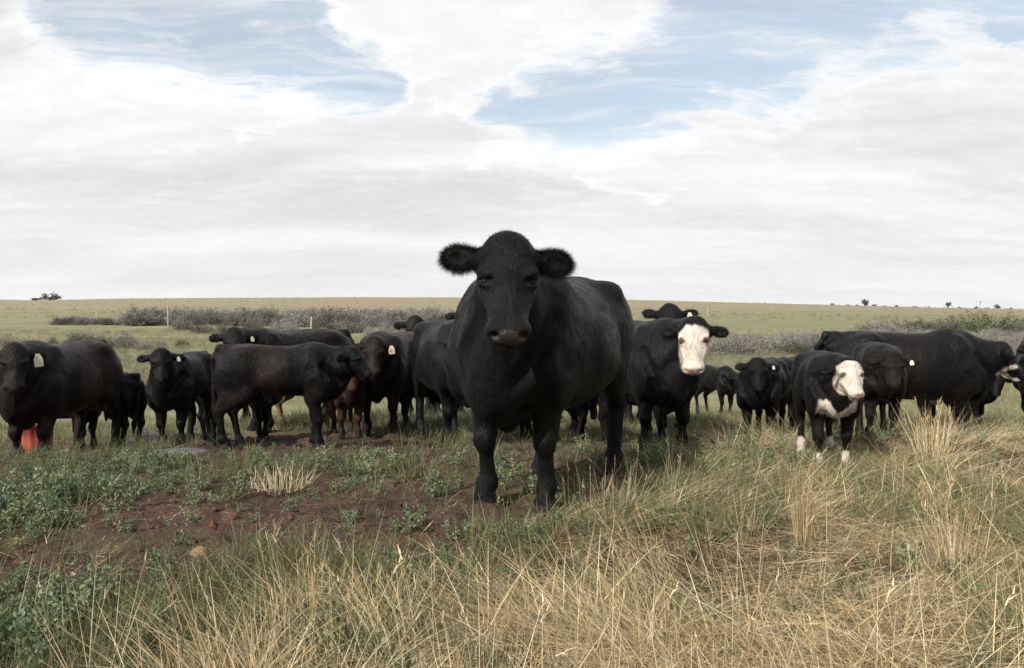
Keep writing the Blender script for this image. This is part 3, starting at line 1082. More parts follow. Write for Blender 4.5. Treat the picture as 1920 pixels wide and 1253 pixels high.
        if len(hd):
            strands(rng.choice(hd, 2200), 0.022 * s, 0.35, flow, 0.0009)
    if ear_fur:
        for c, A, L in ear_info:
            loc_e = (fc - c) @ A.T
            on = np.where((np.abs(loc_e[:, 0]) < L * 1.1) & (np.abs(loc_e[:, 1]) < 0.08 * q) & (np.abs(loc_e[:, 2]) < 0.05 * q))[0]
            if len(on) == 0:
                continue
            le = loc_e[on]
            rim = np.hypot(le[:, 0] / L, le[:, 1] / (0.057 * q))
            wts = np.where(rim > 0.70, 1.0, 0.7) * np.linalg.norm(fnm[on], axis=1)
            pick = on[rng.choice(len(on), ear_fur, p=wts / wts.sum())]

            def eflow(p, nn, c=c, A=A, L=L):
                l = (p - c) @ A.T
                o = l[:, :1] / L * A[0] + l[:, 1:2] / (0.06 * q) * A[1] + 0.35 * A[0] - 0.25 * np.array([0, 0, 1.0])
                return o / (np.linalg.norm(o, axis=1)[:, None] + 1e-9)
            strands(pick, 0.036 * q, 0.22, eflow, 0.0007)
    if SB:
        p, dv, ln, cc, wd = map(np.concatenate, (SB, SD, SL, SC, SWd))
        side = np.cross(dv, rng.normal(0, 1, dv.shape))
        side /= np.linalg.norm(side, axis=1)[:, None] + 1e-9
        side *= wd[:, None]
        droop = np.zeros_like(p)
        droop[:, 2] = -0.15 * ln
        VV = np.stack([p - side, p + side, p + dv * ln[:, None] + droop], 1).reshape(-1, 3)
        T = np.arange(len(VV)).reshape(-1, 3)
        me2 = np_mesh('hair', VV, T)
        set_attr(me2, 'coat', np.repeat(cc, 3, 0))
        set_attr(me2, 'wet', np.zeros(len(VV)))
        link('hair', me2, M_COAT, root, kind='stuff')
    # ear tag, hanging on the front of an ear
    if tag is not None:
        c, A, L = ear_info[0 if tag == 'left' else 1]
        o = link('ear_tag', tag_mesh(*tagsize), None, root)
        p = c + A[2] * 0.034 * q - A[0] * L * 0.25 + np.array([0, 0, 0.012])
        o.location = p
        yaw = math.atan2(A[2][1], A[2][0])
        o.rotation_euler = (R(6), 0, yaw)
        if number:
            w_, h_ = tagsize
            vv, ff = [], []
            # strokes of the characters on the tag face, as thin raised bars
            for cx, segs in number:
                for (y0, z0, y1, z1) in segs:
                    a_ = np.array([0.0042, (cx + y0) * w_, z0 * h_])
                    b_ = np.array([0.0042, (cx + y1) * w_, z1 * h_])
                    t_ = nrm(b_ - a_)
                    n_ = np.array([0, -t_[2], t_[1]]) * 0.0035
                    i = len(vv)
                    vv += [a_ - n_, a_ + n_, b_ + n_, b_ - n_]
                    vv += [q_ - np.array([0.0018, 0, 0]) for q_ in vv[i:i + 4]]
                    ff += [(i, i + 1, i + 2, i + 3), (i, i + 4, i + 5, i + 1), (i + 1, i + 5, i + 6, i + 2), (i + 2, i + 6, i + 7, i + 3), (i + 3, i + 7, i + 4, i)]
            link('tag_number', np_mesh('tag_number', vv, ff, False), M_INK, o)
    INFO.append((label, root, HP, Hh(0.53, 0, -0.10), [i[0] + i[1][0] * i[2] for i in ear_info], v(-0.85, 0, 1.1)))
    return root


NINE = [(-.1, -.5, .1, -.5), (-.1, -.5, -.1, -.75), (-.1, -.75, .1, -.75), (.1, -.5, .1, -1.0)]
ONE = [(0, -.5, 0, -1.0)]
HERD = 'cattle standing in the pasture'
cattle('cow', 'largest black cow, ahead of the whole herd, facing the camera with furry ears held out', 967, 4.33, -24, psi=2, s=1.0,
       h=0.0105, girth=1.19, pitch=56, reach=0.92, head_up=0.005, legs=(0.0, -0.02, 0.10, -0.02), spread=0.85, fur=50000, ear_fur=9000, ear=(2, 4),
       nose=(0.022, 0.015, 0.014), headscale=1.13, earlen=0.84, roll=-2, neck_side=23)
# --- left of the big cow
cattle('cow', 'dark brown-black cow at the left edge, cream ear tag, red tub behind its legs', 60, 7.8, -34, psi=-2, s=0.97, h=0.016,
       head_up=-0.13, reach=0.75, headscale=0.98, earlen=0.78, coat=(0.0085, 0.0062, 0.0055), coat2=((0.017, 0.0105, 0.0085), -0.05), tag='left', tagsize=(0.075, 0.11), legs=(0.0, 0.12, 0.05, -0.1), pitch=60)
cattle('calf', 'small black calf under the belly of the leftmost cow, only its legs in sight', 150, 9.6, 95, s=0.60, calf=True, h=0.018)
cattle('calf', 'black calf turned away, its rump and hanging tail showing behind the leftmost cow', 158, 9.4, -140, psi=180, s=0.74, calf=True, h=0.016, tail=1.0)
cattle('calf', 'black calf standing apart, face to the camera, white button tag, green meadow either side', 320, 7.5, -24, psi=-2, s=0.72, calf=True, h=0.012,
       tag='left', tagsize=(0.03, 0.04), head_up=-0.05, reach=0.85, headscale=0.92, fur=9000, legs=(-0.05, 0.05, 0.02, -0.05), pitch=58)
cattle('calf', 'dark calf seen only as a narrow strip of rump left of the side-on black calf', 490, 8.9, 110, psi=90, s=0.63, calf=True, h=0.016)
cattle('cow', 'black cow behind the side-on calf, head raised over its rump with a white ear tag', 490, 9.8, -62, psi=6, s=0.98, h=0.02, head_up=-0.10,
       tag='left', tagsize=(0.04, 0.055), neck_side=30, reach=0.9)
cattle('cow', 'black cow farthest back of the left group, only its rump rising behind the other backs', 460, 11.3, -90, s=1.03, h=0.024, head_up=-0.5, pitch=75)
cattle('calf', 'light tan calf hidden behind the black calf, two pale hind legs in sight', 612, 10.7, 88, psi=90, s=0.62, calf=True, h=0.02, coat=(0.16, 0.095, 0.05), head_up=-0.15)
cattle('calf', 'big black calf standing side-on left of the big cow, head turned to the right', 588, 7.3, 84, psi=62, s=0.75, calf=True, h=0.012, girth=1.1, depth=1.0,
       head_up=-0.17, reach=0.85, pitch=42, fur=14000, legs=(0.08, -0.02, -0.12, 0.02), coat2=((0.012, 0.008, 0.0065), -0.15))
cattle('calf', 'red-brown chested calf facing the camera behind the head of the side-on black calf', 655, 9.0, 8, s=0.66, calf=True, h=0.016, coat=(0.016, 0.009, 0.007),
       coat2=((0.055, 0.022, 0.013), -0.05), head_up=-0.1)
cattle('cow', 'brown-headed cow with a square cream ear tag standing behind the side-on black calf', 712, 9.4, -20, psi=-4, s=0.95, h=0.018,
       coat=(0.009, 0.0065, 0.006), coat2=((0.021, 0.012, 0.009), 0.0), tag='left', tagsize=(0.065, 0.085), number=[(-.18, NINE), (.2, ONE)], reach=0.8, head_up=-0.17, neck_side=14)
cattle('calf', 'dark calf standing low between the brown-headed cow and the big cow', 760, 10.2, -100, s=0.58, calf=True, h=0.02)
cattle('cow', 'black cow on the left of the largest one, its head hidden except one ear', 872, 8.3, 17, psi=24, s=1.04, h=0.018, girth=1.05, head_up=-0.14, reach=0.62, neck_side=5)
cattle('cow', 'black cow far back, only its crown and one ear above the backs', 790, 12.0, -15, psi=0, s=1.10, h=0.024, head_up=0.02, earlen=0.85)
cattle('cow', 'black cow with a white forehead patch peeping out far back beside the big cow', 868, 12.6, 12, psi=-8, s=1.14, h=0.022, head_up=0.12, face='star', earlen=0.85)
cattle('calf', 'black calf behind the big cow, seen between its front legs', 985, 8.6, -70, s=0.62, calf=True, h=0.02)
cattle('calf', 'black calf behind the belly of the big cow, seen through its legs', 1085, 8.9, 60, s=0.62, calf=True, h=0.02)
# --- right of the big cow
cattle('cow', 'black cow with a white ear tag looking over the back of the white-faced cow', 1244, 9.0, 12, psi=0, s=1.05, h=0.02, head_up=0.04, tag='left', tagsize=(0.06, 0.09), earlen=0.85, ear=(-8, 0))
cattle('cow', 'black cow low behind the tagged cow, a strip of back beside the big cow', 1190, 10.4, 60, s=1.05, h=0.024, head_up=-0.3)
cattle('cow', 'black cow with a white face and pink nose standing right of the big cow', 1243, 6.45, 18, psi=-4, s=0.86, h=0.012, face='full', pitch=58,
       neck_side=14, reach=0.92, head_up=-0.10, legs=(0.0, 0.06, 0.0, 0.0), roll=2, earlen=0.86, headscale=1.06)
cattle('calf', 'black calf behind the legs of the white-faced cow', 1240, 8.4, 78, s=0.62, calf=True, h=0.018)
cattle('calf', 'small black calf far back between the white-faced cow and the calves', 1362, 12.6, 40, psi=30, s=0.62, calf=True, h=0.02, head_up=-0.28)
cattle('calf', 'black calf facing the camera with a small tag, standing right of the white-faced cow', 1424, 7.9, -10, psi=6, s=0.68, calf=True, h=0.013, fur=8000,
       tag='left', tagsize=(0.025, 0.032), head_up=-0.08, reach=0.75, girth=1.15)
cattle('calf', 'black calf behind the tagged calf, back and ears showing left of the white-faced calf', 1470, 9.4, -20, psi=-20, s=0.72, calf=True, h=0.018, head_up=-0.12)
cattle('calf', 'white-faced calf with a white chest patch and white feet in the dry grass', 1562, 5.4, 12, psi=24, s=0.60, calf=True, h=0.0095, face='calf', chest=True,
       socks=0.20, fur=14000, pitch=46, head_up=-0.17, reach=0.72, girth=1.12, neck_side=12, legs=(0.1, -0.05, 0.05, 0.0))
cattle('calf', 'black calf with a round ear tag standing in front of the side-on cow', 1655, 6.4, 8, psi=4, s=0.615, calf=True, h=0.013, fur=8000,
       tag='left', tagsize=(0.03, 0.034), head_up=-0.22, reach=0.8, neck_side=8, coat=(0.009, 0.007, 0.0065), earlen=0.9)
cattle('cow', 'large black cow standing side-on at the right with a white patch on its jaw', 1782, 8.35, 0, phi=90, psi=106, s=0.92, length=1.13, h=0.015, face='jaw', reach=0.98, head_up=-0.26,
       pitch=50, legs=(0.08, 0.22, 0, 0))
cattle('calf', 'black calf with white belly spots behind the legs of the side-on cow', 1740, 9.6, 60, s=0.64, calf=True, h=0.018, chest=True)
cattle('calf', 'black calf at the brisket of the side-on cow, only its legs in sight', 1835, 9.9, 70, s=0.60, calf=True, h=0.02, head_up=-0.2)
cattle('cow', 'black cow cut by the right edge of the photo, one ear and a foreleg showing', 1958, 9.3, -25, psi=0, s=0.94, h=0.02, head_up=-0.2, neck_side=30)


ORD = ['leftmost'] + ['%s from left' % w for w in 'second third fourth fifth sixth seventh eighth ninth tenth eleventh twelfth'.split()]


# ------------------------------------------------------------------ plants
def ribbons(P, D, L, Wd, bend, tint, seg=4, grav=(0, 0, -1)):
    """many blades at once: roots P, unit directions D, lengths, widths, droop; returns verts, quads, colours"""
    n = len(P)
    t = np.linspace(0, 1, seg + 1)
    ang = rng.uniform(0, 2 * np.pi, n)
    side = np.stack([np.cos(ang), np.sin(ang), np.zeros(n)], 1)
    pts = []
    p, d = P.copy(), D.copy()
    g = np.array(grav, float)
    for i in range(seg + 1):
        pts.append(p.copy())
        d = d + g * (bend / seg)[:, None]
        d /= np.linalg.norm(d, axis=1)[:, None]
        p = p + d * (L / seg)[:, None]
    V = []
    for i, q in enumerate(pts):
        w = (Wd * (1 - 0.85 * t[i] ** 1.5) * 0.5)[:, None]
        V += [q - side * w, q + side * w]
    V = np.stack(V, 1).reshape(-1, 3)
    base = (np.arange(n) * 2 * (seg + 1))[:, None]
    Fq = []
    for i in range(seg):
        a = 2 * i
        Fq.append(np.concatenate([base + a, base + a + 1, base + a + 3, base + a + 2], 1))
    C = np.repeat(tint, 2 * (seg + 1), 0)
    return V, np.concatenate(Fq), C


def tuft(name, n, spread, lmin, lmax, width, bend, lean, tilt, tints, lodge=None, seg=4, seed_heads=0.0):
    a = rng.uniform(0, 2 * np.pi, n)
    r = spread * np.sqrt(rng.uniform(0, 1, n))
    P = np.stack([r * np.cos(a), r * np.sin(a), np.full(n, -0.015)], 1)
    ti = np.abs(rng.normal(0, tilt, n)) + lean
    az = a + rng.normal(0, 0.7, n) if lodge is None else rng.normal(lodge, 0.55, n)
    D = np.stack([np.sin(ti) * np.cos(az), np.sin(ti) * np.sin(az), np.cos(ti)], 1)
    L = rng.uniform(lmin, lmax, n)
    Wd = width * rng.uniform(0.6, 1.3, n)
    T = np.array(tints)[rng.integers(0, len(tints), n)] * rng.uniform(0.75, 1.25, (n, 1))
    V, Q, C = ribbons(P, D, L, Wd, bend * rng.uniform(0.4, 1.6, n), T, seg)
    if seed_heads:
        k = int(n * seed_heads)
        tip = V.reshape(n, -1, 3)[:k, -2:].mean(1)
        prev = V.reshape(n, -1, 3)[:k, -4:-2].mean(1)
        dd = tip - prev
        dd /= np.linalg.norm(dd, axis=1)[:, None]
        for j in range(3):
            V2, Q2, C2 = ribbons(tip - dd * 0.05 + dd * 0.02 * j, nrm_rows(dd + rng.normal(0, 0.25, dd.shape)), np.full(k, 0.035), np.full(k, 0.005),
                                 np.full(k, 0.3), T[:k] * np.array([0.95, 0.85, 0.75]), 2)
            Q = np.concatenate([Q, Q2 + len(V)])
            V = np.concatenate([V, V2])
            C = np.concatenate([C, C2])
    # keep above the soil
    V[:, 2] = np.where(V[:, 2] < 0.004, 0.004 + np.repeat(rng.uniform(0, 0.02, len(V) // 2), 2), V[:, 2])
    me = np_mesh(name, V, Q, False)
    set_attr(me, 'tint', C)
    me.materials.append(M_GRASS)
    return me


def nrm_rows(a):
    return a / (np.linalg.norm(a, axis=1)[:, None] + 1e-9)


def leaves(P, N, L, Wd, tint, out=None):
    """folded diamond leaves at P pointing along N"""
    n = len(P)
    side = nrm_rows(np.cross(N, rng.normal(0, 1, N.shape) if out is None else out + rng.normal(0, 0.45, N.shape)))
    up = np.cross(side, N)
    mid = P + N * (L * 0.5)[:, None]
    V = np.stack([P, mid + side * (Wd * 0.5)[:, None] + up * (Wd * 0.15)[:, None], P + N * L[:, None],
                  mid - side * (Wd * 0.5)[:, None] + up * (Wd * 0.15)[:, None]], 1).reshape(-1, 3)
    Q = np.arange(4 * n).reshape(n, 4)
    return V, Q, np.repeat(tint, 4, 0)


def weed(name, stems, hmin, hmax, tints, per=16, ll=0.020):
    VV, QQ, CC, off = [], [], [], 0
    a = rng.uniform(0, 2 * np.pi, stems)
    ti = np.abs(rng.normal(0, 0.6, stems))
    D = np.stack([np.sin(ti) * np.cos(a), np.sin(ti) * np.sin(a), np.cos(ti)], 1)
    P = np.stack([0.03 * np.cos(a), 0.03 * np.sin(a), np.full(stems, -0.01)], 1) * rng.uniform(0, 1, (stems, 1))
    H = rng.uniform(hmin, hmax, stems)
    T = np.array(tints)[rng.integers(0, len(tints), stems)] * rng.uniform(0.8, 1.2, (stems, 1))
    V, Q, C = ribbons(P, D, H, np.full(stems, 0.004), np.full(stems, -0.5), T * 0.8, 2)
    VV.append(V)
    QQ.append(Q)
    CC.append(C)
    off += len(V)
    u = rng.uniform(0.12, 1.0, (stems, per))
    d2 = nrm_rows(D + np.array([0, 0, 0.25]))
    lp = (P[:, None] + d2[:, None] * (u * H[:, None])[..., None]).reshape(-1, 3)
    n = len(lp)
    dirs = nrm_rows(rng.normal(0, 1, (n, 3)) * np.array([1, 1, 0.5]) + np.repeat(D, per, 0) * 0.7 + np.array([0, 0, 0.25]))
    V, Q, C = leaves(lp + rng.normal(0, 0.006, (n, 3)), dirs, ll * rng.uniform(0.6, 1.3, n), ll * 0.5 * rng.uniform(0.7, 1.2, n),
                     np.repeat(T, per, 0) * rng.uniform(0.75, 1.3, (n, 1)))
    VV.append(V)
    QQ.append(Q + off)
    CC.append(C)
    me = np_mesh(name, np.concatenate(VV), np.concatenate(QQ), False)
    set_attr(me, 'tint', np.concatenate(CC))
    me.materials.append(M_WEED)
    return me


def variants(name, meshes):
    c = bpy.data.collections.new(name)
    for i, me in enumerate(meshes):
        o = bpy.data.objects.new('%s_%02d' % (name, i), me)
        c.objects.link(o)
    return c


def scatter(name, label, category, col, n_var, X, Y, scale, tilt=0.08, rot=None, sink=0.0):
    """stuff nobody could count: instances of a few clump meshes on points of the ground"""
    n = len(X)
    V = np.stack([X, Y, terr_fine(X, Y) - sink], 1)
    me = bpy.data.meshes.new(name)
    me.vertices.add(n)
    me.vertices.foreach_set('co', V.astype(np.float32).ravel())
    a = me.attributes.new('idx', 'INT', 'POINT')
    a.data.foreach_set('value', rng.integers(0, n_var, n).astype(np.int32))
    r = np.stack([rng.normal(0, tilt, n), rng.normal(0, tilt, n), rng.uniform(0, 2 * np.pi, n) if rot is None else rot], 1)
    a = me.attributes.new('turn', 'FLOAT_VECTOR', 'POINT')
    a.data.foreach_set('vector', r.astype(np.float32).ravel())
    a = me.attributes.new('size', 'FLOAT', 'POINT')
    a.data.foreach_set('value', np.asarray(scale, np.float32))
    o = link(name, me, None, kind='stuff', label=label, category=category)
    ng = bpy.data.node_groups.new(name, 'GeometryNodeTree')
    ng.interface.new_socket('Geometry', in_out='INPUT', socket_type='NodeSocketGeometry')
    ng.interface.new_socket('Geometry', in_out='OUTPUT', socket_type='NodeSocketGeometry')
    N, Lk = ng.nodes, ng.links
    gi, go = N.new('NodeGroupInput'), N.new('NodeGroupOutput')
    ip = N.new('GeometryNodeInstanceOnPoints')
    ci = N.new('GeometryNodeCollectionInfo')
    ci.inputs['Collection'].default_value = col
    ci.inputs['Separate Children'].default_value = True
    ci.inputs['Reset Children'].default_value = True

    def na(nm, ty):
        q = N.new('GeometryNodeInputNamedAttribute')
        q.data_type = ty
        q.inputs['Name'].default_value = nm
        return [s for s in q.outputs if s.enabled and s.name == 'Attribute'][0]
    Lk.new(gi.outputs[0], ip.inputs['Points'])
    Lk.new(ci.outputs[0], ip.inputs['Instance'])
    ip.inputs['Pick Instance'].default_value = True
    Lk.new(na('idx', 'INT'), ip.inputs['Instance Index'])
    Lk.new(na('turn', 'FLOAT_VECTOR'), ip.inputs['Rotation'])
    Lk.new(na('size', 'FLOAT'), ip.inputs['Scale'])
    Lk.new(ip.outputs[0], go.inputs[0])
    m = o.modifiers.new('scatter', 'NODES')
    m.node_group = ng
    return o


def spots(n, y0, y1, power=1.0, margin=1.3):
    """random ground points: denser near, ever sparser with distance"""
    u = rng.uniform(0, 1, n)
    if power == 1.0:
        y = y0 * (y1 / y0) ** u
    else:
        k = 1 - power
        y = (y0 ** k + u * (y1 ** k - y0 ** k)) ** (1 / k)
    hw = 0.66 * y + margin
    return rng.uniform(-1, 1, n) * hw, y


STRAW = [(0.53, 0.425, 0.25), (0.45, 0.34, 0.18), (0.61, 0.51, 0.32), (0.31, 0.21, 0.11), (0.50, 0.41, 0.255)]
PALE = [(0.58, 0.49, 0.31), (0.50, 0.41, 0.24), (0.62, 0.54, 0.38)]
GREEN = [(0.11, 0.13, 0.058), (0.14, 0.15, 0.07), (0.18, 0.175, 0.085), (0.09, 0.11, 0.05)]
WEEDG = [(0.15, 0.19, 0.105), (0.18, 0.21, 0.11), (0.125, 0.165, 0.10), (0.22, 0.225, 0.11)]

lying = variants('lying_straw', [tuft('lying_straw', 24, 0.10, 0.16, 0.42, 0.0042, 0.55, 1.12, 0.22, STRAW, lodge=0.0) for _ in range(6)]
                 + [tuft('lying_straw', 22, 0.12, 0.15, 0.36, 0.003, 0.6, 0.9, 0.35, STRAW + GREEN[:1]) for _ in range(3)]
                 + [tuft('lying_straw', 9, 0.10, 0.28, 0.55, 0.0036, 0.5, 0.75, 0.3, STRAW + PALE, lodge=0.0, seg=5) for _ in range(3)])
upright = variants('standing_straw', [tuft('standing_straw', 11, 0.07, 0.18, 0.42, 0.0024, 0.4, 0.08, 0.30, STRAW + PALE, seed_heads=0.2) for _ in range(5)])
greeny = variants('green_grass', [tuft('green_grass', 34, 0.07, 0.08, 0.24, 0.004, 1.0, 0.1, 0.45, GREEN + [(0.22, 0.19, 0.09)]) for _ in range(5)])
weeds = variants('low_weed', [weed('low_weed', rng.integers(7, 12), 0.04, 0.12, WEEDG) for _ in range(6)])
meadow = variants('meadow_grass', [tuft('meadow_grass', 40, 0.20, 0.08, 0.26, 0.007, 0.8, 0.1, 0.4,
                                        [(0.17, 0.185, 0.088), (0.21, 0.215, 0.105), (0.28, 0.265, 0.15), (0.33, 0.29, 0.18)], seg=3) for _ in range(5)])
litter = variants('straw_litter', [tuft('straw_litter', 5, 0.12, 0.08, 0.30, 0.0028, 0.4, 1.45, 0.05, PALE + STRAW, seg=3) for _ in range(5)])

# dry grass: lodged swathes, all lying roughly one way in patches
X, Y = spots(27000, 1.9, 11.0, 1.15)
k = rng.uniform(0, 1, len(X)) < m_dry(X, Y) * (0.07 + 0.95 * ss(0.38, 0.6, fbm(X * 1.1, Y * 1.1, 91, 3)))
X, Y = X[k], Y[k]
rot = (fbm(X * 0.45, Y * 0.45, 97, 2) - 0.5) * 14 + rng.normal(0, 0.8, len(X))
scatter('dry_grass', 'dry straw-coloured grass lying in swathes over the right foreground', 'grass', lying, 12, X, Y, rng.uniform(0.55, 1.15, len(X)), 0.12, rot)
X, Y = spots(5200, 1.9, 12.0, 1.1)
clump = ss(0.50, 0.72, fbm(X * 1.6, Y * 1.6, 101, 3))
k = rng.uniform(0, 1, len(X)) < np.maximum(m_dry(X, Y) * (0.06 + 0.7 * clump) * (0.45 + 0.55 * ss(3.0, 6.0, Y)), 0.02 * (Y < 3))
X, Y = X[k], Y[k]
scatter('standing_straw', 'thin upright dry grass stalks rising through the lying grass', 'grass', upright, 5, X, Y, rng.uniform(0.5, 1.1, len(X)), 0.14)
X, Y = spots(20000, 1.9, 12.0, 1.1)
pg = 0.55 * m_dry(X, Y) * ss(0.50, 0.62, fbm(X * 1.2, Y * 1.2, 111, 3)) + 0.22 * (1 - m_dry(X, Y)) * (1 - m_bare(X, Y)) * ss(0.4, 0.65, fbm(X, Y, 113, 3)) + 0.02
pg = np.maximum(pg, 0.9 * ss(8.5, 10, Y) * (1 - m_bare(X, Y)))
k = rng.uniform(0, 1, len(X)) < pg
X, Y = X[k], Y[k]
scatter('green_grass', 'short green grass growing between the dry stalks and weeds', 'grass', greeny, 5, X, Y, rng.uniform(0.5, 1.15, len(X)))
X, Y = spots(20000, 1.9, 9.5, 1.1)
pw = 0.55 * m_weed(X, Y) * (1 - 0.8 * m_dry(X, Y) * (Y < 5)) * (1 - 0.8 * m_bare(X, Y)) * (0.25 + 0.75 * ss(0.42, 0.6, fbm(X * 2.4, Y * 2.4, 127, 2))) + (0.09 * (Y > 4.4) * (1 - ss(7.5, 8.5, Y)) + 0.02) * (1 - 0.8 * (X < -2.4) * (Y > 5.8))
k = rng.uniform(0, 1, len(X)) < pw
X, Y = X[k], Y[k]
scatter('low_weeds', 'low leafy green weeds growing on the bare soil', 'weeds', weeds, 6, X, Y,
        rng.uniform(0.45, 1.15, len(X)) * (0.75 + 0.6 * ss(0.4, 0.7, fbm(X * 2, Y * 2, 121, 2))) * (1 - 0.45 * ss(5.2, 6.2, Y) * (X < 0.5)))
X, Y = spots(3000, 2.1, 9.0, 1.2)
k = rng.uniform(0, 1, len(X)) < (0.06 + 0.45 * m_bare(X, Y) * (Y < 5.6))
X, Y = X[k], Y[k]
scatter('straw_litter', 'loose pale stalks of straw scattered over the bare dirt', 'straw', litter, 5, X, Y, rng.uniform(0.5, 1.2, len(X)), 0.04)
X, Y = spots(21000, 9.0, 75.0, 1.0, 3)
sz = rng.uniform(0.6, 1.2, len(X)) * np.interp(Y, [9, 20, 75], [0.75, 1.0, 1.9])
k = rng.uniform(0, 1, len(X)) < (0.2 + 0.7 * ss(0.35, 0.6, fbm(X * 0.25, Y * 0.12, 131, 3))) * (1 - m_bare(X, Y))
scatter('meadow_grass', 'green and straw meadow grass stretching behind the herd', 'grass', meadow, 5, X[k], Y[k], sz[k])


def clod_mesh(name, mat, r=0.03, seed=0, flat=0.65, sub=2):
    import bmesh
    bm = bmesh.new()
    bmesh.ops.create_icosphere(bm, subdivisions=sub, radius=r)
    for vtx in bm.verts:
        c = vtx.co / r
        f = 0.7 + 0.6 * float(fbm(c.x * 1.3 + seed * 3.1 + c.z, c.y * 1.3 - seed + c.z * 0.7, seed, 3))
        vtx.co = vtx.co * f
        vtx.co.z *= flat
    me = bpy.data.meshes.new(name)
    bm.to_mesh(me)
    bm.free()
    me.materials.append(mat)
    return me


clods = variants('soil_clods', [clod_mesh('soil_clod', M_CLOD, 0.014, i, sub=1) for i in range(5)])
X, Y = spots(9000, 2.2, 10.0, 1.2)
k = rng.uniform(0, 1, len(X)) < 0.9 * m_bare(X, Y)
X, Y = X[k], Y[k]
scatter('soil_clods', 'small crumbled clods of brown soil', 'soil', clods, 5, X, Y, 0.2 + rng.exponential(0.5, len(X)), 0.6)


# ---- single grass clumps one could point to
def grass_clump(px, y, label, n, spread, lmin, lmax, width, bend, tilt, tints, lodge=None, seeds=0.3, lean=0.03):
    me = tuft('grass_clump', n, spread, lmin, lmax, width, bend, lean, tilt, tints, lodge, 5, seeds)
    x = grd(px, y)
    o = link('grass_clump', me, None, label=label, category='grass clump', group='single grass clumps in the foreground')
    o.location = (x, y, float(terr_fine(np.array([x]), np.array([y]))[0]))
    return o


grass_clump(520, 4.80, 'pale bleached tuft of short stiff grass alone on the bare brown soil', 190, 0.17, 0.07, 0.20, 0.0055, 0.35, 0.45, PALE, seeds=0)
grass_clump(1510, 3.62, 'narrow upright bundle of golden stalks below the white-faced calf', 60, 0.035, 0.20, 0.40, 0.003, 0.12, 0.07, STRAW)
grass_clump(1752, 5.5, 'tall bushy clump of straw in front of the side-on cow', 130, 0.10, 0.25, 0.48, 0.004, 0.35, 0.22, STRAW + PALE)
grass_clump(1800, 3.15, 'tall fan of dry stalks near the right edge of the foreground', 90, 0.10, 0.20, 0.42, 0.003, 0.3, 0.26, STRAW + PALE)
grass_clump(120, 2.22, 'sparse long pale stalks fanning up in the lower left corner', 26, 0.16, 0.22, 0.42, 0.0032, 0.25, 0.42, PALE, seeds=0.2)
grass_clump(745, 2.40, 'thick leaning sheaf of straw at the bottom centre-left', 150, 0.11, 0.18, 0.42, 0.003, 0.9, 0.25, STRAW + PALE, lodge=2.6, lean=0.2)
grass_clump(560, 2.55, 'tall thin golden stalks standing left of the leaning sheaf', 50, 0.08, 0.18, 0.42, 0.003, 0.2, 0.14, STRAW)
grass_clump(1235, 2.95, 'clump of crossing stalks leaning left in the right foreground', 80, 0.10, 0.2, 0.42, 0.003, 0.5, 0.2, STRAW + PALE, lodge=2.8, lean=0.2)
grass_clump(1110, 4.35, 'loose clump of dry stalks at the right forefoot of the largest cow', 70, 0.22, 0.15, 0.36, 0.003, 0.3, 0.35, PALE + STRAW)

# ---- stones, tub
def stone(px, y, r, label, mat=M_STONE, flat=0.6, seed=1, name='stone', group=None, yaw=0.0, sx=1.0):
    me = clod_mesh(name, mat, r, seed, flat, 3)
    x = grd(px, y)
    o = link(name, me, None, label=label, category=name)
    if group:
        o['group'] = group
    o.location = (x, y, float(terr_fine(np.array([x]), np.array([y]))[0]) + r * flat * 0.25)
    o.scale = (sx, 1, 1)
    o.rotation_euler = (0, 0, yaw)
    return o


S1 = [(250, 9.9, 0.10), (272, 10.3, 0.16), (235, 9.3, 0.07), (362, 10.2, 0.08), (40, 9.2, 0.07), (96, 9.0, 0.09), (118, 9.4, 0.07), (72, 8.6, 0.06),
                                (300, 9.7, 0.09), (342, 10.6, 0.10), (155, 8.9, 0.06), (186, 9.2, 0.06)]
for i, (px, y, r) in enumerate(S1):
    nth = sorted(q[0] for q in S1).index(px)
    stone(px, y, r, '%s of the pale stones on the trodden dirt behind the left cattle' % ORD[nth], seed=i, group='pale stones on the dirt track', yaw=i, sx=1.3)
stone(322, 6.35, 0.20, 'flat grey slab of rock lying among weeds left of the pale tuft', flat=0.10, seed=21, sx=1.25, mat=mat_plain('grey_slab', (0.11, 0.105, 0.105), 0.9, 0.2, 0.25, 10))
stone(88, 4.15, 0.055, 'reddish brown clod among the weeds at the left', M_CLOD, 0.8, 22)
stone(370, 3.45, 0.035, 'small yellowish stone on the bare soil in the left foreground', mat_plain('ochre_stone', (0.22, 0.15, 0.08), 0.9, 0.2, 0.2, 20), 0.8, 23)
stone(1862, 2.62, 0.014, 'tiny white pebble in the grass at the lower right corner', mat_plain('white_pebble', (0.7, 0.68, 0.64), 0.8, 0.2, 0.1), 0.7, 24)


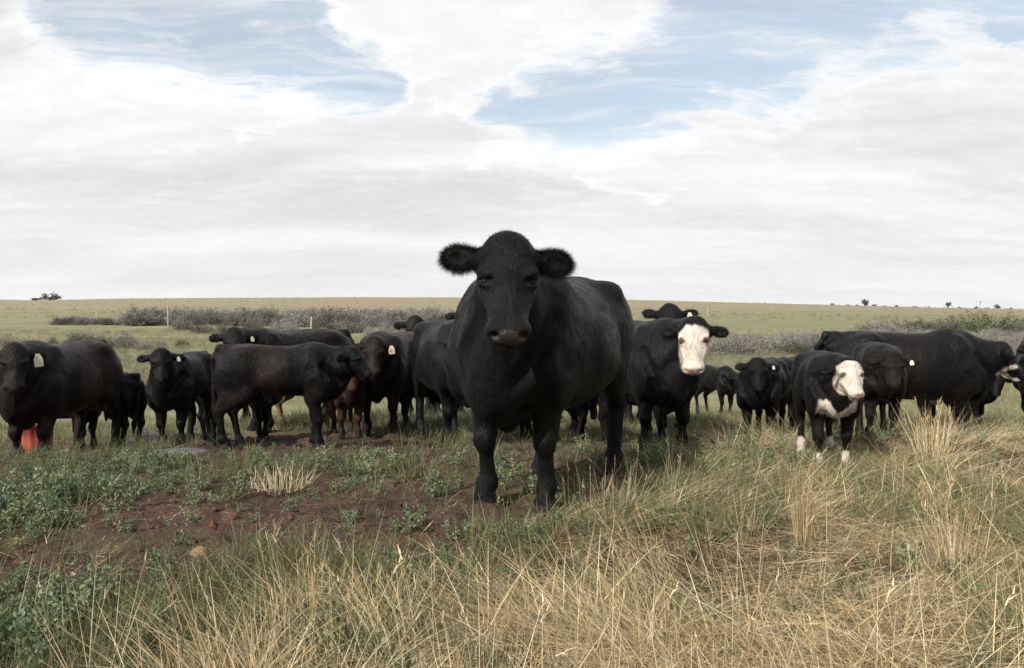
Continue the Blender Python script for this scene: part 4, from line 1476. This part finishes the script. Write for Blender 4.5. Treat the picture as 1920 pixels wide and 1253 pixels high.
def tub():
    prof = [(0.150, 0.0), (0.160, 0.02), (0.172, 0.20), (0.182, 0.36), (0.196, 0.365), (0.198, 0.395), (0.186, 0.40), (0.174, 0.36), (0.160, 0.06), (0.0, 0.05)]
    n = 84
    V, Q = [], []
    for j, (r, z) in enumerate(prof):
        for i in range(n):
            a = 2 * math.pi * i / n
            rr = r * (1 + (0.022 * math.cos(14 * a) if 0 < j < 4 else 0))
            V.append((rr * math.cos(a), rr * math.sin(a), z))
    for j in range(len(prof) - 1):
        for i in range(n):
            k = (i + 1) % n
            Q.append((j * n + i, j * n + k, (j + 1) * n + k, (j + 1) * n + i))
    root = link('feed_tub', None, label='faded red ribbed plastic tub standing behind the legs of the leftmost cow', category='tub')
    y = 9.3
    x = grd(64, y)
    root.location = (x, y, tz(x, y) - 0.02)
    link('bucket', np_mesh('bucket', V, Q), M_RED, root)
    # wire handle
    hv, hq = [], []
    m = 20
    for i in range(m + 1):
        a = math.pi * i / m
        c = np.array([0.2 * math.cos(a), -0.06 - 0.14 * math.sin(a), 0.385 + 0.02 * math.sin(a)])
        for j in range(6):
            b = 2 * math.pi * j / 6
            hv.append(c + 0.004 * np.array([math.cos(b) * math.cos(a), math.cos(b) * -math.sin(a), math.sin(b)]))
    for i in range(m):
        for j in range(6):
            hq.append((i * 6 + j, i * 6 + (j + 1) % 6, (i + 1) * 6 + (j + 1) % 6, (i + 1) * 6 + j))
    link('handle', np_mesh('handle', hv, hq), mat_plain('wire', (0.25, 0.25, 0.25), 0.4, 0.5), root)


tub()


# ---- shrubs
def shrub_mesh(name, nb, leaf, tints, squat=0.8, twig=0.5, gap=0.35):
    """a domed bush one metre high: twigs fanning from the base, small leaves in uneven clumps"""
    VV, QQ, CC, off = [], [], [], 0
    a = rng.uniform(0, 2 * np.pi, nb)
    ti = np.arccos(rng.uniform(0.12, 1.0, nb))
    D = np.stack([np.sin(ti) * np.cos(a), np.sin(ti) * np.sin(a), np.cos(ti)], 1)
    R_ = rng.uniform(0.62, 1.08, nb) * (0.85 + 0.35 * np.sin(a * 2 + rng.uniform(0, 6)) * 0.5)
    P = np.zeros((nb, 3))
    P[:, :2] = rng.normal(0, 0.10, (nb, 2))
    ends = P + D * R_[:, None] * np.array([1 / squat * 0.72, 1 / squat * 0.72, 1.0])
    T = np.array(tints)[rng.integers(0, len(tints), nb)] * rng.uniform(0.8, 1.2, (nb, 1))
    V, Q, C = ribbons(P, nrm_rows(ends - P), np.linalg.norm(ends - P, axis=1), np.full(nb, 0.02), np.full(nb, 0.05), np.tile((0.16, 0.14, 0.12), (nb, 1)), 2)
    VV.append(V); QQ.append(Q); CC.append(C); off += len(V)
    per = leaf
    u = 1 - gap * rng.uniform(0, 1, (nb, per)) ** 1.3
    lp = (P[:, None] + (ends - P)[:, None] * u[..., None]).reshape(-1, 3) + rng.normal(0, 0.055, (nb * per, 3))
    dirs = nrm_rows(np.repeat(D, per, 0) + rng.normal(0, 0.6, (nb * per, 3)) + np.array([0, 0, 0.3]))
    n = len(lp)
    V, Q, C = leaves(lp, dirs, rng.uniform(0.04, 0.085, n), rng.uniform(0.018, 0.03, n), np.repeat(T, per, 0) * rng.uniform(0.92, 1.08, (n, 1)), -np.repeat(nrm_rows(D + np.array([0, 0, 0.2])), per, 0))
    V[:, 2] = np.maximum(V[:, 2], 0.0)
    VV.append(V); QQ.append(Q + off); CC.append(C)
    me = np_mesh(name, np.concatenate(VV), np.concatenate(QQ), False)
    set_attr(me, 'tint', np.concatenate(CC))
    me.materials.append(M_SHRUB)
    return me


GREY = [(0.225, 0.212, 0.20), (0.20, 0.19, 0.182), (0.24, 0.226, 0.21), (0.185, 0.182, 0.158)]
OLIVE = [(0.12, 0.12, 0.095), (0.15, 0.147, 0.12), (0.09, 0.093, 0.07)]
LEAFY = [(0.075, 0.095, 0.040), (0.055, 0.075, 0.032)]
sh_grey = [shrub_mesh('sagebrush', 120, 24, GREY, 0.75) for _ in range(4)]
sh_oliv = [shrub_mesh('dark_bush', 120, 24, OLIVE, 0.8) for _ in range(3)]
sh_leaf = [shrub_mesh('leafy_bush', 100, 14, LEAFY, 0.8) for _ in range(2)]


def shrub(kind, x, y, hgt, label, group, wide=1.0):
    me, nm = {'g': (sh_grey, 'sagebrush'), 'o': (sh_oliv, 'dark_bush'), 'l': (sh_leaf, 'leafy_bush')}[kind]
    o = link(nm, random.choice(me), None, label=label, category='shrub', group=group)
    o.location = (x, y, tz(x, y) - 0.03)
    o.rotation_euler = (0, 0, random.uniform(0, 6.28))
    o.scale = (hgt * wide, hgt * wide * random.uniform(0.8, 1.1), hgt)
    return o


G1 = 'scrub in the long band across the left meadow'
for i in range(165):
    t_ = random.random()
    px = 105 + 900 * t_ ** 0.8
    if px < 250:
        y, hh = random.uniform(92, 97), random.uniform(0.8, 1.3)
    else:
        y = random.uniform(84, 118) if px > 420 else random.uniform(88, 104)
        hh = random.uniform(1.2, 2.4)
    dark = random.random() < (0.35 if px > 330 else 0.6)
    shrub('o' if dark else 'g', grd(px, y), y, hh,
          'dark olive bush in the long band of scrub across the left meadow' if dark else 'grey sagebrush in the long band of scrub across the left meadow', G1, random.uniform(0.9, 1.5))
G2 = 'separate bushes standing in front of the scrub band'
L2 = [(335, 76, 1.4, 'g'), (350, 77, 1.2, 'g'), (372, 68, 1.1, 'o'), (390, 69, 1.0, 'g'), (420, 66, 1.35, 'o'), (468, 68, 1.4, 'o'), (484, 70, 1.3, 'o'),
                     (515, 72, 1.2, 'g'), (530, 71, 1.4, 'g'), (545, 70, 1.3, 'g'), (594, 70, 1.0, 'o'), (618, 68, 1.3, 'o'), (637, 69, 1.4, 'g'), (660, 70, 1.2, 'o'), (682, 71, 1.3, 'o'),
                     (692, 63, 0.9, 'g'), (722, 58, 1.5, 'g'), (735, 74, 1.4, 'o'), (760, 76, 1.5, 'g'), (790, 72, 1.3, 'g')]
for px, y, hh, k in L2:
    nth = sorted(q[0] for q in L2 if q[3] == k).index(px)
    shrub(k, grd(px, y), y, hh, '%s of the %s rounded bushes standing apart before the left scrub band' % (ORD[nth], 'dark' if k == 'o' else 'grey'), G2, random.uniform(0.7, 1.0))
G3 = 'nearer sage bushes behind the left cattle'
L3 = [(150, 41, 1.15, 'o'), (172, 42, 1.0, 'g'), (190, 40, 0.9, 'o'), (232, 40, 1.05, 'g'), (205, 38, 0.6, 'o'), (98, 43, 0.6, 'o'), (58, 42, 0.55, 'g'),
                     (15, 41, 0.7, 'g'), (300, 41, 0.6, 'g'), (342, 42, 0.55, 'o'), (270, 39, 0.5, 'g'), (130, 37, 0.5, 'g')]
for px, y, hh, k in L3:
    nth = sorted(q[0] for q in L3 if q[3] == k).index(px)
    shrub(k, grd(px, y), y, hh, '%s of the %s sage bushes just behind the left cattle' % (ORD[nth], 'dark' if k == 'o' else 'grey feathery'), G3, random.uniform(0.8, 1.2))
G4 = 'grey sagebrush thicket behind the right cattle'
for i in range(120):
    px = random.uniform(1150, 2050)
    y = random.uniform(33, 45) if px < 1560 else random.uniform(32, 60)
    shrub('g' if random.random() < 0.82 else 'o', grd(px, y), y, random.uniform(0.65, 1.05), 'grey sagebrush in the thicket behind the right cattle', G4, random.uniform(1.0, 1.6))
L4 = [(1640, 62, 1.5, 'o'), (1665, 61, 1.6, 'g'), (1700, 63, 1.7, 'o'), (1740, 62, 1.6, 'o'), (1775, 64, 1.8, 'o'), (1905, 63, 1.7, 'o'), (1885, 66, 2.0, 'o')]
for px, y, hh, k in L4:
    nth = sorted(q[0] for q in L4).index(px)
    shrub(k, grd(px, y), y, hh, '%s of the taller bushes along the back of the right thicket' % ORD[nth], 'dark bushes at the back of the right thicket', 1.2)
shrub('l', grd(1850, 62), 62, 2.5, 'tallest green leafy bush above the right thicket', G4, 1.3)
shrub('l', grd(1815, 63), 63, 2.2, 'smaller green leafy bush left of the tallest one', G4, 1.1)
scr = variants('low_scrub', [shrub_mesh('low_scrub', 26, 8, [(0.13, 0.14, 0.085), (0.16, 0.16, 0.11), (0.10, 0.115, 0.06), (0.19, 0.18, 0.14)], 0.7) for _ in range(4)])
X, Y = spots(7000, 18, 85, 0.9, 4)
k = rng.uniform(0, 1, len(X)) < 0.12 + 0.75 * ss(0.42, 0.62, fbm(X * 0.18, Y * 0.10, 141, 3)) * ss(60, 40, Y)
scatter('low_scrub', 'low green-grey scrub dotted over the meadow behind the herd', 'scrub', scr, 4, X[k], Y[k], rng.uniform(0.16, 0.42, k.sum()))
X, Y = spots(2600, 120, 420, 0.6, 30)
k = rng.uniform(0, 1, len(X)) < 0.1 + 0.9 * ss(0.5, 0.65, fbm(X * 0.02, Y * 0.05, 151, 3))
scatter('hill_scrub', 'small tufts of scrub dotted over the far hillside', 'scrub', scr, 4, X[k], Y[k], rng.uniform(0.3, 0.8, k.sum()))

# ---- fence posts in the scrub
def post(px, y, hgt, label):
    import bmesh
    bm = bmesh.new()
    r = 0.055
    lean = random.uniform(-0.03, 0.03)
    rings = []
    for z, q in [(-0.1, 1.05), (0.0, 1.05), (hgt * 0.5, 1.0), (hgt - 0.03, 0.95), (hgt, 0.7)]:
        rings.append([bm.verts.new((lean * z + r * q * math.cos(i * math.pi / 4) * (1 + 0.06 * math.sin(i * 3)), r * q * math.sin(i * math.pi / 4), z)) for i in range(8)])
    for a, b in zip(rings[:-1], rings[1:]):
        for i in range(8):
            bm.faces.new((a[i], a[(i + 1) % 8], b[(i + 1) % 8], b[i]))
    bm.faces.new(rings[-1])
    me = bpy.data.meshes.new('fence_post')
    bm.to_mesh(me)
    bm.free()
    me.materials.append(M_POST)
    o = link('fence_post', me, None, label=label, category='fence post', group='weathered posts of the old fence line')
    x = grd(px, y)
    o.location = (x, y, tz(x, y))


post(181, 98, 1.4, 'pale fence post left of the scrub band')
post(282, 92, 1.3, 'short pale fence post at the near edge of the scrub band')
post(315, 88, 2.2, 'tallest white post standing before the scrub')
post(583, 66, 1.5, 'thin pale post standing in open grass before the scrub')
post(675, 125, 1.6, 'dark thin post behind the scrub above the brown-headed cow')
post(1327, 150, 1.6, 'thin pale post alone on the right hillside')

# ---- trees on the skyline
def tree(px, y, hgt, wide, label, n=420, squat=False):
    x = grd(px, y)
    root = link('tree', None, label=label, category='tree', group='small trees on the skyline')
    root.location = (x, y, tz(x, y) - 0.1)
    tv, tq = [], []
    for z, r in [(0, 0.16), (hgt * 0.25, 0.12), (hgt * 0.6, 0.07)]:
        for i in range(7):
            a = i * 2 * math.pi / 7
            tv.append((r * math.cos(a) + 0.1 * z * 0.1, r * math.sin(a), z))
    for j in range(2):
        for i in range(7):
            tq.append((j * 7 + i, j * 7 + (i + 1) % 7, (j + 1) * 7 + (i + 1) % 7, (j + 1) * 7 + i))
    link('trunk', np_mesh('trunk', tv, tq), M_BARK, root)
    cl = rng.normal(0, 1, (9, 3)) * np.array([wide * 0.26, wide * 0.26, hgt * 0.14]) + np.array([0, 0, hgt * (0.5 if squat else 0.66)])
    p = cl[rng.integers(0, 9, n)] + rng.normal(0, 1, (n, 3)) * np.array([wide * 0.13, wide * 0.13, hgt * 0.12])
    p[:, 2] = np.clip(p[:, 2], 0.15, None)
    V, Q, C = leaves(p, nrm_rows(rng.normal(0, 1, (n, 3))), rng.uniform(0.5, 1.0, n), rng.uniform(0.25, 0.5, n),
                     np.array(LEAFY + OLIVE)[rng.integers(0, 5, n)] * rng.uniform(0.5, 1.1, (n, 1)))
    me = np_mesh('crown', V, Q, False)
    set_attr(me, 'tint', C)
    link('crown', me, M_SHRUB, root)


tree(98, 405, 3.4, 6.5, 'dark spreading tree alone on the left skyline', 700, True)
tree(70, 408, 1.2, 4.5, 'low dark bush-like tree left of the spreading skyline tree', 200, True)
tree(1622, 410, 4.0, 2.6, 'tallest small tree on the right skyline', 260)
tree(1778, 412, 3.6, 1.6, 'thin upright tree in the middle of the right skyline', 160)
tree(1870, 412, 3.2, 2.4, 'small tree on the skyline near the right edge', 180)
for i, (px, h_) in enumerate([(1560, 1.0), (1590, 0.9), (1608, 0.9), (1640, 1.2), (1660, 0.8), (1682, 1.0), (1715, 0.8), (1742, 0.7), (1800, 0.8), (1830, 1.0), (1850, 0.8), (1895, 1.1)]):
    tree(px, 409, h_ * 1.6, 1.6, '%s of the tiny shrub-sized trees on the right skyline' % ORD[i], 70, True)
for i, (px, py) in enumerate([(1752, 330), (1758, 332), (1765, 331), (1774, 334)]):
    stone(px, py, 0.30, '%s of four white boulders on the right hillside below the skyline' % ORD[i], mat_plain('pale_boulder', (0.6, 0.58, 0.55), 0.9, 0.1), 0.7, 30 + i, 'boulder', 'white boulders on the right hillside')
